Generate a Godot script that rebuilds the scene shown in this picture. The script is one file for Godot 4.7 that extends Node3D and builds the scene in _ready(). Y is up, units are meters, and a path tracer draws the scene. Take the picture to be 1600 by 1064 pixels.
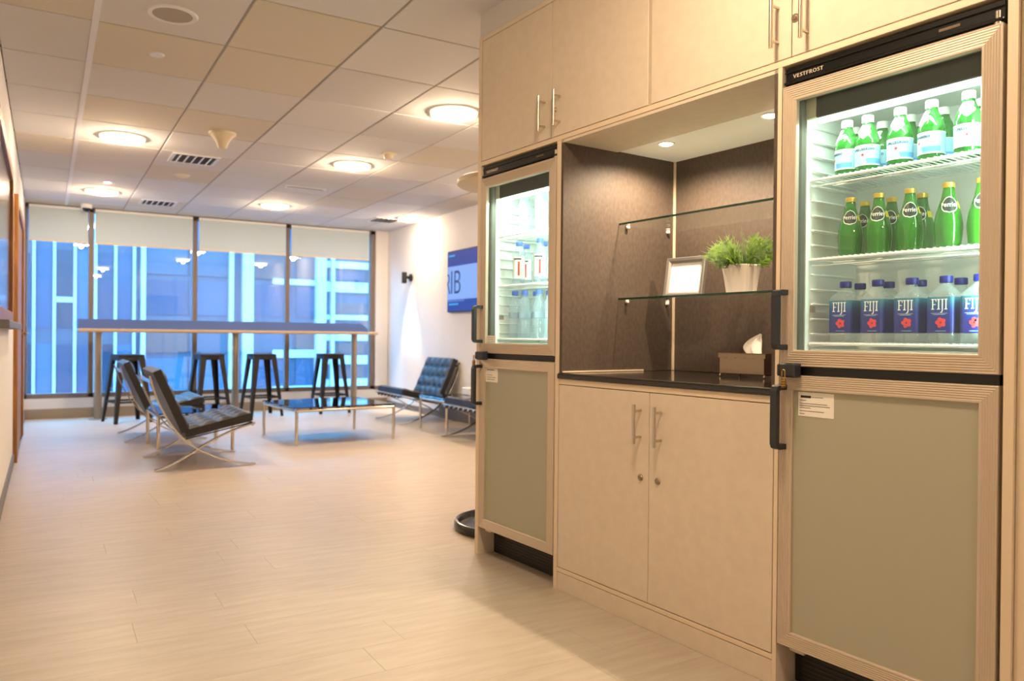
extends Node3D

# ---------------------------------------------------------------- measured frame
const FPX := 1214.78          # focal length in pixels of a 1600 x 1064 frame
const YAW := -0.5401
const PITCH := -0.0051
const ROLL := 0.0095
const EYE := 1.0144
const H := 2.513              # ceiling
const XL := -0.216            # face of the left wall
const ZW := -10.603           # face of the window wall
const XR := 4.25              # face of the right wall
var CAB := Transform3D(Basis(Vector3.UP, 0.062), Vector3.ZERO)
var FACE := CAB * Transform3D(Basis(Vector3(0, 0, 1), Vector3(0, 1, 0), Vector3(-1, 0, 0)), Vector3(1.924, 0, -3.08))
var used := {}
var M := {}
var rng := RandomNumberGenerator.new()

# ---------------------------------------------------------------- mesh builder
class MB:
	var v := PackedVector3Array()
	var n := PackedVector3Array()
	var uv := PackedVector2Array()
	var xf := Transform3D()

	func tri(a: Vector3, b: Vector3, c: Vector3, na = null, nb = null, nc = null, ua = Vector2.ZERO, ub = Vector2.ZERO, uc = Vector2.ZERO) -> void:
		var f := (b - a).cross(c - a)
		if f.length_squared() < 1e-20:
			return
		f = f.normalized()
		var B := xf.basis
		for k in [[a, na, ua], [c, nc, uc], [b, nb, ub]]:
			v.append(xf * (k[0] as Vector3))
			var q: Vector3 = f if k[1] == null else k[1]
			n.append((B * q).normalized())
			uv.append(k[2])

	func quad(a: Vector3, b: Vector3, c: Vector3, d: Vector3) -> void:
		tri(a, b, c, null, null, null, Vector2(0, 1), Vector2(1, 1), Vector2(1, 0))
		tri(a, c, d, null, null, null, Vector2(0, 1), Vector2(1, 0), Vector2(0, 0))

	func quadn(a: Vector3, b: Vector3, c: Vector3, d: Vector3, na: Vector3, nb: Vector3, nc: Vector3, nd: Vector3, ua = Vector2.ZERO, ub = Vector2.ZERO, uc = Vector2.ZERO, ud = Vector2.ZERO) -> void:
		tri(a, b, c, na, nb, nc, ua, ub, uc)
		tri(a, c, d, na, nc, nd, ua, uc, ud)

	func box(c: Vector3, s: Vector3, bev := 0.0) -> void:
		var h := s * 0.5
		bev = minf(bev, minf(h.x, minf(h.y, h.z)) * 0.9)
		var i := h - Vector3.ONE * bev
		for ax in 3:
			for sg in [-1.0, 1.0]:
				var u := (ax + 1) % 3
				var w := (ax + 2) % 3
				var p := []
				for k in [[-1, -1], [1, -1], [1, 1], [-1, 1]]:
					var q := Vector3.ZERO
					q[ax] = sg * h[ax]
					q[u] = k[0] * i[u]
					q[w] = k[1] * i[w]
					p.append(c + q)
				if sg > 0:
					quad(p[0], p[1], p[2], p[3])
				else:
					quad(p[3], p[2], p[1], p[0])
		if bev <= 0.0:
			return
		for ax in 3:      # edges along ax
			var u := (ax + 1) % 3
			var w := (ax + 2) % 3
			for su in [-1.0, 1.0]:
				for sw in [-1.0, 1.0]:
					var p := []
					for k in [[-1, 0], [1, 0], [1, 1], [-1, 1]]:
						var q := Vector3.ZERO
						q[ax] = k[0] * i[ax]
						q[u] = su * (h[u] if k[1] == 0 else i[u])
						q[w] = sw * (i[w] if k[1] == 0 else h[w])
						p.append(c + q)
					_edge(p, c)
		for sx in [-1.0, 1.0]:
			for sy in [-1.0, 1.0]:
				for sz in [-1.0, 1.0]:
					var a := c + Vector3(sx * h.x, sy * i.y, sz * i.z)
					var b := c + Vector3(sx * i.x, sy * h.y, sz * i.z)
					var d := c + Vector3(sx * i.x, sy * i.y, sz * h.z)
					if sx * sy * sz > 0:
						tri(a, b, d)
					else:
						tri(a, d, b)

	func _edge(p: Array, c: Vector3) -> void:
		var f: Vector3 = (p[1] - p[0]).cross(p[2] - p[0])
		if f.dot((p[0] + p[2]) * 0.5 - c) < 0:
			quad(p[3], p[2], p[1], p[0])
		else:
			quad(p[0], p[1], p[2], p[3])

	# profile of (radius, height) from bottom to top, turned round y
	func lathe(pr: Array, seg := 24, a0 := 0.0, a1 := TAU) -> void:
		var m := pr.size() - 1
		var sn := []
		for k in m:
			var e: Vector2 = pr[k + 1] - pr[k]
			sn.append(Vector2(e.y, -e.x).normalized())
		for k in m:
			var p: Vector2 = pr[k]
			var q: Vector2 = pr[k + 1]
			if p.distance_squared_to(q) < 1e-14:
				continue
			var n0: Vector2 = sn[k]
			var n1: Vector2 = sn[k]
			if k > 0 and (sn[k - 1] as Vector2).dot(sn[k]) > 0.75:
				n0 = ((sn[k - 1] as Vector2) + sn[k]).normalized()
			if k < m - 1 and (sn[k + 1] as Vector2).dot(sn[k]) > 0.75:
				n1 = ((sn[k + 1] as Vector2) + sn[k]).normalized()
			for j in seg:
				var t0 := lerpf(a0, a1, float(j) / seg)
				var t1 := lerpf(a0, a1, float(j + 1) / seg)
				var c0 := Vector3(sin(t0), 0, cos(t0))
				var c1 := Vector3(sin(t1), 0, cos(t1))
				var up := Vector3.UP
				quadn(c0 * p.x + up * p.y, c1 * p.x + up * p.y, c1 * q.x + up * q.y, c0 * q.x + up * q.y,
					c0 * n0.x + up * n0.y, c1 * n0.x + up * n0.y, c1 * n1.x + up * n1.y, c0 * n1.x + up * n1.y,
					Vector2(float(j) / seg, 1 - float(k) / m), Vector2(float(j + 1) / seg, 1 - float(k) / m), Vector2(float(j + 1) / seg, 1 - float(k + 1) / m), Vector2(float(j) / seg, 1 - float(k + 1) / m))

	func tube(path: Array, r: float, seg := 10, caps := true) -> void:
		var rings := []
		var nor := []
		var m := path.size()
		var side := Vector3.ZERO
		for k in m:
			var t: Vector3 = ((path[mini(k + 1, m - 1)] as Vector3) - (path[maxi(k - 1, 0)] as Vector3)).normalized()
			if k == 0:
				side = t.cross(Vector3.UP if absf(t.y) < 0.9 else Vector3.RIGHT).normalized()
			else:
				side = (side - t * side.dot(t)).normalized()
			var up := t.cross(side)
			var ring := []
			var nn := []
			for j in seg:
				var a := TAU * j / seg
				var d := side * cos(a) + up * sin(a)
				ring.append((path[k] as Vector3) + d * r)
				nn.append(d)
			rings.append(ring)
			nor.append(nn)
		for k in m - 1:
			for j in seg:
				var j2 := (j + 1) % seg
				quadn(rings[k][j], rings[k][j2], rings[k + 1][j2], rings[k + 1][j], nor[k][j], nor[k][j2], nor[k + 1][j2], nor[k + 1][j])
		if caps:
			for j in range(1, seg - 1):
				tri(rings[0][0], rings[0][j + 1], rings[0][j])
				tri(rings[m - 1][0], rings[m - 1][j], rings[m - 1][j + 1])

	# polygon in xy, counter-clockwise, drawn out from z0 to z1
	func prism(poly: PackedVector2Array, z0: float, z1: float) -> void:
		if Geometry2D.is_polygon_clockwise(poly):
			poly = poly.duplicate()
			poly.reverse()
		var ix := Geometry2D.triangulate_polygon(poly)
		for k in range(0, ix.size(), 3):
			var a := poly[ix[k]]
			var b := poly[ix[k + 1]]
			var c := poly[ix[k + 2]]
			if (b - a).cross(c - a) < 0:
				var t := b
				b = c
				c = t
			tri(Vector3(a.x, a.y, z1), Vector3(b.x, b.y, z1), Vector3(c.x, c.y, z1))
			tri(Vector3(a.x, a.y, z0), Vector3(c.x, c.y, z0), Vector3(b.x, b.y, z0))
		for k in poly.size():
			var a := poly[k]
			var b := poly[(k + 1) % poly.size()]
			quad(Vector3(a.x, a.y, z0), Vector3(b.x, b.y, z0), Vector3(b.x, b.y, z1), Vector3(a.x, a.y, z1))

	# a flat bar that follows a line in xy
	func ribbon(path: Array, t: float, z0: float, z1: float) -> void:
		var l := PackedVector2Array()
		var r := PackedVector2Array()
		for k in path.size():
			var d: Vector2 = ((path[mini(k + 1, path.size() - 1)] as Vector2) - (path[maxi(k - 1, 0)] as Vector2)).normalized()
			var o := Vector2(-d.y, d.x) * t * 0.5
			l.append((path[k] as Vector2) + o)
			r.append((path[k] as Vector2) - o)
		for k in path.size() - 1:
			for z in [z0, z1]:
				var a := Vector3(r[k].x, r[k].y, z)
				var b := Vector3(r[k + 1].x, r[k + 1].y, z)
				var c := Vector3(l[k + 1].x, l[k + 1].y, z)
				var d := Vector3(l[k].x, l[k].y, z)
				if z == z1:
					quad(a, b, c, d)
				else:
					quad(d, c, b, a)
			quad(Vector3(r[k].x, r[k].y, z0), Vector3(r[k + 1].x, r[k + 1].y, z0), Vector3(r[k + 1].x, r[k + 1].y, z1), Vector3(r[k].x, r[k].y, z1))
			quad(Vector3(l[k].x, l[k].y, z1), Vector3(l[k + 1].x, l[k + 1].y, z1), Vector3(l[k + 1].x, l[k + 1].y, z0), Vector3(l[k].x, l[k].y, z0))
		var e := path.size() - 1
		quad(Vector3(r[0].x, r[0].y, z1), Vector3(l[0].x, l[0].y, z1), Vector3(l[0].x, l[0].y, z0), Vector3(r[0].x, r[0].y, z0))
		quad(Vector3(r[e].x, r[e].y, z0), Vector3(l[e].x, l[e].y, z0), Vector3(l[e].x, l[e].y, z1), Vector3(r[e].x, r[e].y, z1))

	# mitred picture-frame moulding in xy; profile of (distance in from the outer edge, z)
	func moulding(l: float, b: float, r: float, t: float, pr: Array) -> void:
		for k in pr.size() - 1:
			var p: Vector2 = pr[k]
			var q: Vector2 = pr[k + 1]
			var A := [Vector3(l + p.x, b + p.x, p.y), Vector3(r - p.x, b + p.x, p.y), Vector3(r - p.x, t - p.x, p.y), Vector3(l + p.x, t - p.x, p.y)]
			var B := [Vector3(l + q.x, b + q.x, q.y), Vector3(r - q.x, b + q.x, q.y), Vector3(r - q.x, t - q.x, q.y), Vector3(l + q.x, t - q.x, q.y)]
			for e in 4:
				var f := (e + 1) % 4
				quad(A[e], A[f], B[f], B[e])

	# rows of points joined into a smooth sheet; (row + 1 - row) x (col + 1 - col) faces out
	func sheet(P: Array, two := false) -> void:
		var R := P.size()
		var C: int = P[0].size()
		var N := []
		for i in R:
			var row := []
			for j in C:
				var a: Vector3 = P[mini(i + 1, R - 1)][j] - P[maxi(i - 1, 0)][j]
				var b: Vector3 = P[i][mini(j + 1, C - 1)] - P[i][maxi(j - 1, 0)]
				var c := b.cross(a)
				row.append(c.normalized() if c.length_squared() > 1e-18 else Vector3.UP)
			N.append(row)
		for i in R - 1:
			for j in C - 1:
				var u0 := float(j) / (C - 1)
				var u1 := float(j + 1) / (C - 1)
				var v0 := 1.0 - float(i) / (R - 1)
				var v1 := 1.0 - float(i + 1) / (R - 1)
				quadn(P[i][j], P[i][j + 1], P[i + 1][j + 1], P[i + 1][j], N[i][j], N[i][j + 1], N[i + 1][j + 1], N[i + 1][j], Vector2(u0, v0), Vector2(u1, v0), Vector2(u1, v1), Vector2(u0, v1))
				if two:
					quadn(P[i + 1][j], P[i + 1][j + 1], P[i][j + 1], P[i][j], -N[i + 1][j], -N[i + 1][j + 1], -N[i][j + 1], -N[i][j])

	func mesh() -> ArrayMesh:
		var arr := []
		arr.resize(Mesh.ARRAY_MAX)
		arr[Mesh.ARRAY_VERTEX] = v
		arr[Mesh.ARRAY_NORMAL] = n
		arr[Mesh.ARRAY_TEX_UV] = uv
		var am := ArrayMesh.new()
		am.add_surface_from_arrays(Mesh.PRIMITIVE_TRIANGLES, arr)
		return am

# ---------------------------------------------------------------- nodes
func numbered(parent: Node, called: String) -> String:
	var key := str(parent.get_instance_id()) + called
	var k: int = used.get(key, 0)
	used[key] = k + 1
	return called if k == 0 else "%s_%03d" % [called, k]

func put(called: String, mesh: Mesh, m: Material, parent: Node = self) -> MeshInstance3D:
	var o := MeshInstance3D.new()
	o.name = numbered(parent, called)
	o.mesh = mesh
	o.material_override = null
	for k in mesh.get_surface_count():
		o.set_surface_override_material(k, m)
	o.cast_shadow = GeometryInstance3D.SHADOW_CASTING_SETTING_ON
	parent.add_child(o, true)
	return o

func obj(called: String, b: MB, m: Material, parent: Node = self) -> MeshInstance3D:
	return put(called, b.mesh(), m, parent)

func tag(o: Node, label: String, category: String, group := "") -> void:
	o.set_meta("label", label)
	o.set_meta("category", category)
	if group:
		o.set_meta("group", group)

func thing(called: String, label: String, category: String, xf := Transform3D(), group := "") -> Node3D:
	var o := Node3D.new()
	o.name = numbered(self, called)
	add_child(o, true)
	o.transform = xf
	tag(o, label, category, group)
	return o

func struct(called: String, b: MB, m: Material, parent: Node = self) -> MeshInstance3D:
	var o := obj(called, b, m, parent)
	if parent == self:
		o.set_meta("kind", "structure")
	return o

func copy(src: Node3D, xf: Transform3D, label: String) -> Node3D:
	var base := String(src.name).rstrip("0123456789").rstrip("_")
	var o: Node3D = src.duplicate()
	o.name = numbered(self, base)
	add_child(o, true)
	o.transform = xf
	o.set_meta("label", label)
	return o

func bx(c: Vector3, s: Vector3, bev := 0.0) -> MB:
	var b := MB.new()
	b.box(c, s, bev)
	return b

func span(a: Vector3, c: Vector3, bev := 0.0) -> MB:      # box between two corners
	return bx((a + c) * 0.5, (c - a).abs(), bev)

func fx(s: float, y: float, d: float, turn := 0.0) -> Transform3D:   # a place on the cabinet front: along, up, out
	return FACE * Transform3D(Basis(Vector3.UP, turn), Vector3(s, y, d))

func at(x: float, y: float, z: float, turn := 0.0) -> Transform3D:
	return Transform3D(Basis(Vector3.UP, turn), Vector3(x, y, z))

# ---------------------------------------------------------------- materials
func mat(c: Color, rough := 0.5, metal := 0.0, spec := 0.5) -> StandardMaterial3D:
	var m := StandardMaterial3D.new()
	m.albedo_color = c
	m.roughness = rough
	m.metallic = metal
	m.metallic_specular = spec
	return m

func noise_tex(freq: float, lo: Color, hi: Color, size := 512, octaves := 4, sd := 1) -> NoiseTexture2D:
	var f := FastNoiseLite.new()
	f.seed = sd
	f.noise_type = FastNoiseLite.TYPE_SIMPLEX_SMOOTH
	f.frequency = freq
	f.fractal_octaves = octaves
	var t := NoiseTexture2D.new()
	t.width = size
	t.height = size
	t.seamless = true
	t.noise = f
	var g := Gradient.new()
	g.set_color(0, lo)
	g.set_color(1, hi)
	t.color_ramp = g
	return t

func textured(m: StandardMaterial3D, t: Texture2D, scale: Vector3, world := true, offset := Vector3.ZERO) -> StandardMaterial3D:
	m.albedo_texture = t
	m.uv1_triplanar = true
	m.uv1_world_triplanar = world
	m.uv1_scale = scale
	m.uv1_offset = offset
	return m

func relief(m: StandardMaterial3D, t: Texture2D, cm: float) -> StandardMaterial3D:
	m.heightmap_enabled = true
	m.heightmap_texture = t
	m.heightmap_scale = cm
	return m

func clear(c: Color, a: float, rough := 0.03) -> StandardMaterial3D:
	var m := mat(Color(c.r, c.g, c.b, a), rough)
	m.transparency = BaseMaterial3D.TRANSPARENCY_ALPHA
	return m

func glow(c: Color, e: float) -> StandardMaterial3D:
	var m := mat(Color(0.9, 0.9, 0.9), 0.6)
	m.emission_enabled = true
	m.emission = c
	m.emission_energy_multiplier = e
	return m

func screen(c: Color) -> StandardMaterial3D:      # a lit display: black glass that shines in its own colour
	var m := mat(Color(0.02, 0.02, 0.02), 0.3)
	m.emission_enabled = true
	m.emission = c
	m.emission_energy_multiplier = 0.85
	return m

const WARM := Color(1.0, 0.88, 0.73)
const COOL := Color(0.86, 1.0, 0.90)

func materials() -> void:
	var lam := noise_tex(0.02, Color(0.965, 0.962, 0.955), Color(1, 1, 1), 512, 5, 3)
	M.lam = textured(mat(Color(0.865, 0.805, 0.725), 0.42, 0, 0.45), lam, Vector3(1.6, 1.6, 1.6))
	M.lam_edge = mat(Color(0.88, 0.80, 0.69), 0.45)
	M.lam_dark = mat(Color(0.42, 0.34, 0.26), 0.7)
	var weave := noise_tex(0.07, Color(0.82, 0.81, 0.80), Color(1, 1, 1), 512, 5, 9)
	M.brown = textured(mat(Color(0.365, 0.315, 0.28), 0.55, 0, 0.4), weave, Vector3(1.6, 0.9, 1.6))
	M.granite = textured(mat(Color(0.17, 0.15, 0.14), 0.12, 0, 0.55), noise_tex(0.2, Color(0.6, 0.6, 0.6), Color(1, 1, 1), 256, 3, 5), Vector3(3, 3, 3))
	M.fridge = mat(Color(0.785, 0.72, 0.64), 0.38, 0.25, 0.5)
	M.inner = mat(Color(0.93, 0.955, 0.94), 0.4)
	M.cream = mat(Color(0.80, 0.78, 0.66), 0.5)
	M.header = mat(Color(0.13, 0.10, 0.08), 0.6, 0, 0.2)
	M.black = mat(Color(0.055, 0.052, 0.05), 0.35)
	M.blackgloss = mat(Color(0.05, 0.05, 0.055), 0.2)
	M.handle = mat(Color(0.16, 0.16, 0.18), 0.45)
	M.wire = mat(Color(0.93, 0.94, 0.93), 0.35)
	M.pane = clear(Color(0.85, 0.97, 0.92), 0.02, 0.0)
	M.pane.metallic_specular = 0.27
	M.glassedge = clear(Color(0.05, 0.28, 0.20), 0.8, 0.1)
	M.shelfglass = clear(Color(0.55, 0.80, 0.70), 0.03, 0.0)
	M.winglass = clear(Color(0.55, 0.75, 0.95), 0.06, 0.0)
	M.frost = mat(Color(0.705, 0.69, 0.61, 0.88), 0.42, 0, 0.5)
	M.frost.transparency = BaseMaterial3D.TRANSPARENCY_ALPHA
	M.steel = mat(Color(0.80, 0.76, 0.70), 0.28, 1.0)
	M.chrome = mat(Color(0.86, 0.83, 0.78), 0.16, 1.0)
	M.brushed = mat(Color(0.66, 0.60, 0.53), 0.38, 1.0)
	M.brass = mat(Color(0.72, 0.56, 0.30), 0.3, 1.0)
	M.gold = mat(Color(0.88, 0.75, 0.36), 0.35, 0.7)
	M.leather = mat(Color(0.105, 0.095, 0.095), 0.42, 0, 0.5)
	M.stool = mat(Color(0.085, 0.075, 0.075), 0.4, 0.2)
	M.tableglass = mat(Color(0.015, 0.017, 0.022), 0.04, 0, 0.7)
	M.wall = mat(Color(0.86, 0.845, 0.835), 0.75)
	M.baseboard = mat(Color(0.42, 0.40, 0.39), 0.5)
	M.ceil = mat(Color(0.80, 0.785, 0.765), 0.9)
	M.tee = mat(Color(0.84, 0.84, 0.86), 0.6)
	M.crosstee = mat(Color(0.58, 0.56, 0.55), 0.7)
	M.white = mat(Color(0.90, 0.89, 0.87), 0.5)
	M.plastic = mat(Color(0.84, 0.79, 0.70), 0.5)
	M.oak = textured(mat(Color(0.66, 0.45, 0.20), 0.45), noise_tex(0.02, Color(0.72, 0.68, 0.62), Color(1, 1, 1), 256, 4, 11), Vector3(6, 0.6, 6))
	M.grille = mat(Color(0.20, 0.17, 0.15), 0.7)
	M.speaker = mat(Color(0.64, 0.60, 0.56), 0.8)
	M.mullion = mat(Color(0.45, 0.40, 0.37), 0.45)
	M.blind = mat(Color(0.76, 0.81, 0.82), 0.85)
	M.blind.backlight_enabled = true
	M.blind.backlight = Color(0.5, 0.5, 0.5)
	M.bar = mat(Color(0.70, 0.61, 0.50), 0.4)
	M.barblue = mat(Color(0.29, 0.39, 0.64), 0.3)
	M.leaf = mat(Color(0.38, 0.52, 0.06), 0.5)
	M.leaf.backlight_enabled = true
	M.leaf.backlight = Color(0.5, 0.5, 0.5)
	M.soil = mat(Color(0.16, 0.12, 0.08), 0.9)
	M.pot = mat(Color(0.92, 0.88, 0.84), 0.35)
	M.paper = mat(Color(0.94, 0.92, 0.88), 0.8)
	M.ink = mat(Color(0.12, 0.12, 0.13), 0.8)
	M.red = mat(Color(0.80, 0.20, 0.16), 0.6)
	M.bottlegreen = clear(Color(0.08, 0.52, 0.12), 0.62, 0.06)
	M.bottleolive = clear(Color(0.15, 0.50, 0.08), 0.66, 0.06)
	M.bottleclear = clear(Color(0.80, 0.92, 0.95), 0.16, 0.03)
	M.bottlepale = clear(Color(0.74, 0.85, 0.93), 0.24, 0.03)
	M.labelblue = mat(Color(0.66, 0.84, 0.93), 0.5)
	M.labelmid = mat(Color(0.38, 0.68, 0.92), 0.5)
	M.palewrap = mat(Color(0.72, 0.83, 0.92, 0.55), 0.4)
	M.palewrap.transparency = BaseMaterial3D.TRANSPARENCY_ALPHA
	M.labelwhite = mat(Color(0.95, 0.96, 0.95), 0.5)
	M.text = mat(Color(0.10, 0.13, 0.30), 0.6)
	M.capwhite = mat(Color(0.95, 0.95, 0.93), 0.45)
	M.capblue = mat(Color(0.06, 0.12, 0.50), 0.4)
	M.caplight = mat(Color(0.36, 0.50, 0.90), 0.4)
	M.emblem = mat(Color(0.04, 0.16, 0.11), 0.5)
	M.yellow = mat(Color(0.86, 0.78, 0.15), 0.5)
	M.petal = mat(Color(0.85, 0.27, 0.33), 0.6)
	M.stamen = mat(Color(0.55, 0.10, 0.16), 0.6)
	var g := Gradient.new()
	g.set_color(0, Color(0.20, 0.52, 0.62, 0.82))
	g.set_color(1, Color(0.14, 0.17, 0.52, 0.95))
	g.add_point(0.45, Color(0.13, 0.22, 0.58, 0.92))
	var gt := GradientTexture2D.new()
	gt.gradient = g
	gt.width = 16
	gt.height = 128
	gt.fill_from = Vector2(0, 0)
	gt.fill_to = Vector2(0, 1)
	M.bluelabel = mat(Color.WHITE, 0.35)
	M.bluelabel.albedo_texture = gt
	M.bluelabel.transparency = BaseMaterial3D.TRANSPARENCY_ALPHA
	M.lamp = glow(Color(1.0, 0.92, 0.78), 16.0)
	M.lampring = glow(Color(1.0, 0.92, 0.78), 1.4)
	M.spotlamp = glow(Color(1.0, 0.95, 0.86), 26.0)
	M.tube = glow(Color(0.94, 1.0, 0.96), 5.0)
	M.photo = mat(Color(0.99, 0.99, 0.99), 0.5)
	M.padlockbody = mat(Color(0.45, 0.36, 0.22), 0.35, 0.9)

# ---------------------------------------------------------------- lettering
func text_mesh(t: String, cap: float, depth := 0.0006, bold := false, face := "Droid Sans", stretch := 1.0, pr: Array = [], y0 := 0.0, off := 0.0) -> ArrayMesh:
	var f := SystemFont.new()
	f.font_names = PackedStringArray([face])
	if bold:
		f.font_weight = 700
	var tm := TextMesh.new()
	tm.font = f
	tm.font_size = 48
	tm.pixel_size = cap / (48 * 0.714)
	tm.depth = depth
	tm.curve_step = 3.0
	tm.text = t
	var a := tm.get_mesh_arrays() if tm.get_surface_count() == 0 else tm.surface_get_arrays(0)
	var am := ArrayMesh.new()
	var lo := INF
	var hi := -INF
	for s in tm.get_surface_count():
		for p in tm.surface_get_arrays(s)[Mesh.ARRAY_VERTEX]:
			lo = minf(lo, p.y)
			hi = maxf(hi, p.y)
	for s in tm.get_surface_count():
		a = tm.surface_get_arrays(s)
		var vs: PackedVector3Array = a[Mesh.ARRAY_VERTEX]
		var ns: PackedVector3Array = a[Mesh.ARRAY_NORMAL]
		for k in vs.size():
			var p := vs[k]
			p.y -= (lo + hi) * 0.5
			p.x *= stretch
			if pr.size() > 0:      # bent round a turned body
				var r := radius_at(pr, y0 + p.y) + off
				var q := Transform3D(Basis(Vector3.UP, p.x / r), Vector3(sin(p.x / r) * r, y0 + p.y, cos(p.x / r) * r))
				vs[k] = q * Vector3(0, 0, p.z)
				ns[k] = q.basis * ns[k]
			else:
				vs[k] = p
		a[Mesh.ARRAY_VERTEX] = vs
		a[Mesh.ARRAY_NORMAL] = ns
		var keep := []
		keep.resize(Mesh.ARRAY_MAX)
		keep[Mesh.ARRAY_VERTEX] = vs
		keep[Mesh.ARRAY_NORMAL] = ns
		if a[Mesh.ARRAY_INDEX] != null:
			keep[Mesh.ARRAY_INDEX] = a[Mesh.ARRAY_INDEX]
		am.add_surface_from_arrays(Mesh.PRIMITIVE_TRIANGLES, keep)
	return am

func letter(called: String, t: String, cap: float, m: Material, parent: Node, pos: Vector3, bold := false, face := "Droid Sans", stretch := 1.0) -> MeshInstance3D:
	var o := put(called, text_mesh(t, cap, 0.0006, bold, face, stretch), m, parent)
	o.position = pos
	return o

# ---------------------------------------------------------------- camera, sky, exposure
func eye_and_air() -> void:
	var cam := Camera3D.new()
	cam.name = "camera"
	add_child(cam)
	cam.transform = Transform3D(Basis(Vector3.UP, YAW) * Basis(Vector3.RIGHT, PITCH) * Basis(Vector3.BACK, ROLL), Vector3(0, EYE, 0))
	var ca := CameraAttributesPhysical.new()
	ca.frustum_focal_length = FPX * 24.0 / 1064.0
	ca.frustum_focus_distance = 2.45
	ca.exposure_aperture = 3.4
	ca.frustum_near = 0.05
	ca.frustum_far = 200.0
	cam.attributes = ca
	cam.fov = rad_to_deg(2.0 * atan(532.0 / FPX))
	cam.near = 0.05
	cam.far = 200.0
	cam.current = true
	var we := WorldEnvironment.new()
	we.name = "air"
	var e := Environment.new()
	e.background_mode = Environment.BG_SKY
	var sm := ProceduralSkyMaterial.new()
	sm.sky_top_color = Color(0.36, 0.68, 0.92)
	sm.sky_horizon_color = Color(0.56, 0.78, 0.97)
	sm.ground_bottom_color = Color(0.30, 0.38, 0.50)
	sm.ground_horizon_color = Color(0.45, 0.60, 0.80)
	sm.sky_energy_multiplier = SKY
	sm.ground_energy_multiplier = SKY
	var sky := Sky.new()
	sky.sky_material = sm
	e.sky = sky
	e.tonemap_mode = Environment.TONE_MAPPER_LINEAR
	e.tonemap_exposure = 1.0
	e.sdfgi_enabled = true
	e.ssao_enabled = true
	e.ssil_enabled = true
	we.environment = e
	add_child(we)

const SKY := 3.8
const LAMP := 1.75
const OMNI := 0.46

func area_light(parent: Node, called: String, size: Vector2, c: Color, e: float, xf: Transform3D) -> void:
	var l := AreaLight3D.new()
	l.name = numbered(parent, called)
	l.area_size = size
	l.light_color = c
	l.light_energy = e
	l.shadow_enabled = true
	l.transform = xf
	parent.add_child(l, true)

func spot_light(parent: Node, called: String, c: Color, e: float, angle: float, xf: Transform3D, size := 0.03) -> void:
	var l := SpotLight3D.new()
	l.name = numbered(parent, called)
	l.light_color = c
	l.light_energy = e
	l.spot_angle = angle
	l.spot_angle_attenuation = 0.6
	l.spot_range = 12.0
	l.spot_attenuation = 2.0
	l.light_size = size
	l.shadow_enabled = true
	l.transform = xf
	parent.add_child(l, true)

const UNDER := Basis(Vector3(1, 0, 0), Vector3(0, 0, 1), Vector3(0, -1, 0))   # a face that looks down
const DOWN := Basis(Vector3(1, 0, 0), Vector3(0, 0, -1), Vector3(0, 1, 0))   # -z points down

func _ready() -> void:
	rng.seed = 7
	eye_and_air()
	materials()
	shell()
	outside()
	lamps()
	ceiling_things()
	cabinets()
	niche_things()
	fridges()
	lounge()

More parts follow.
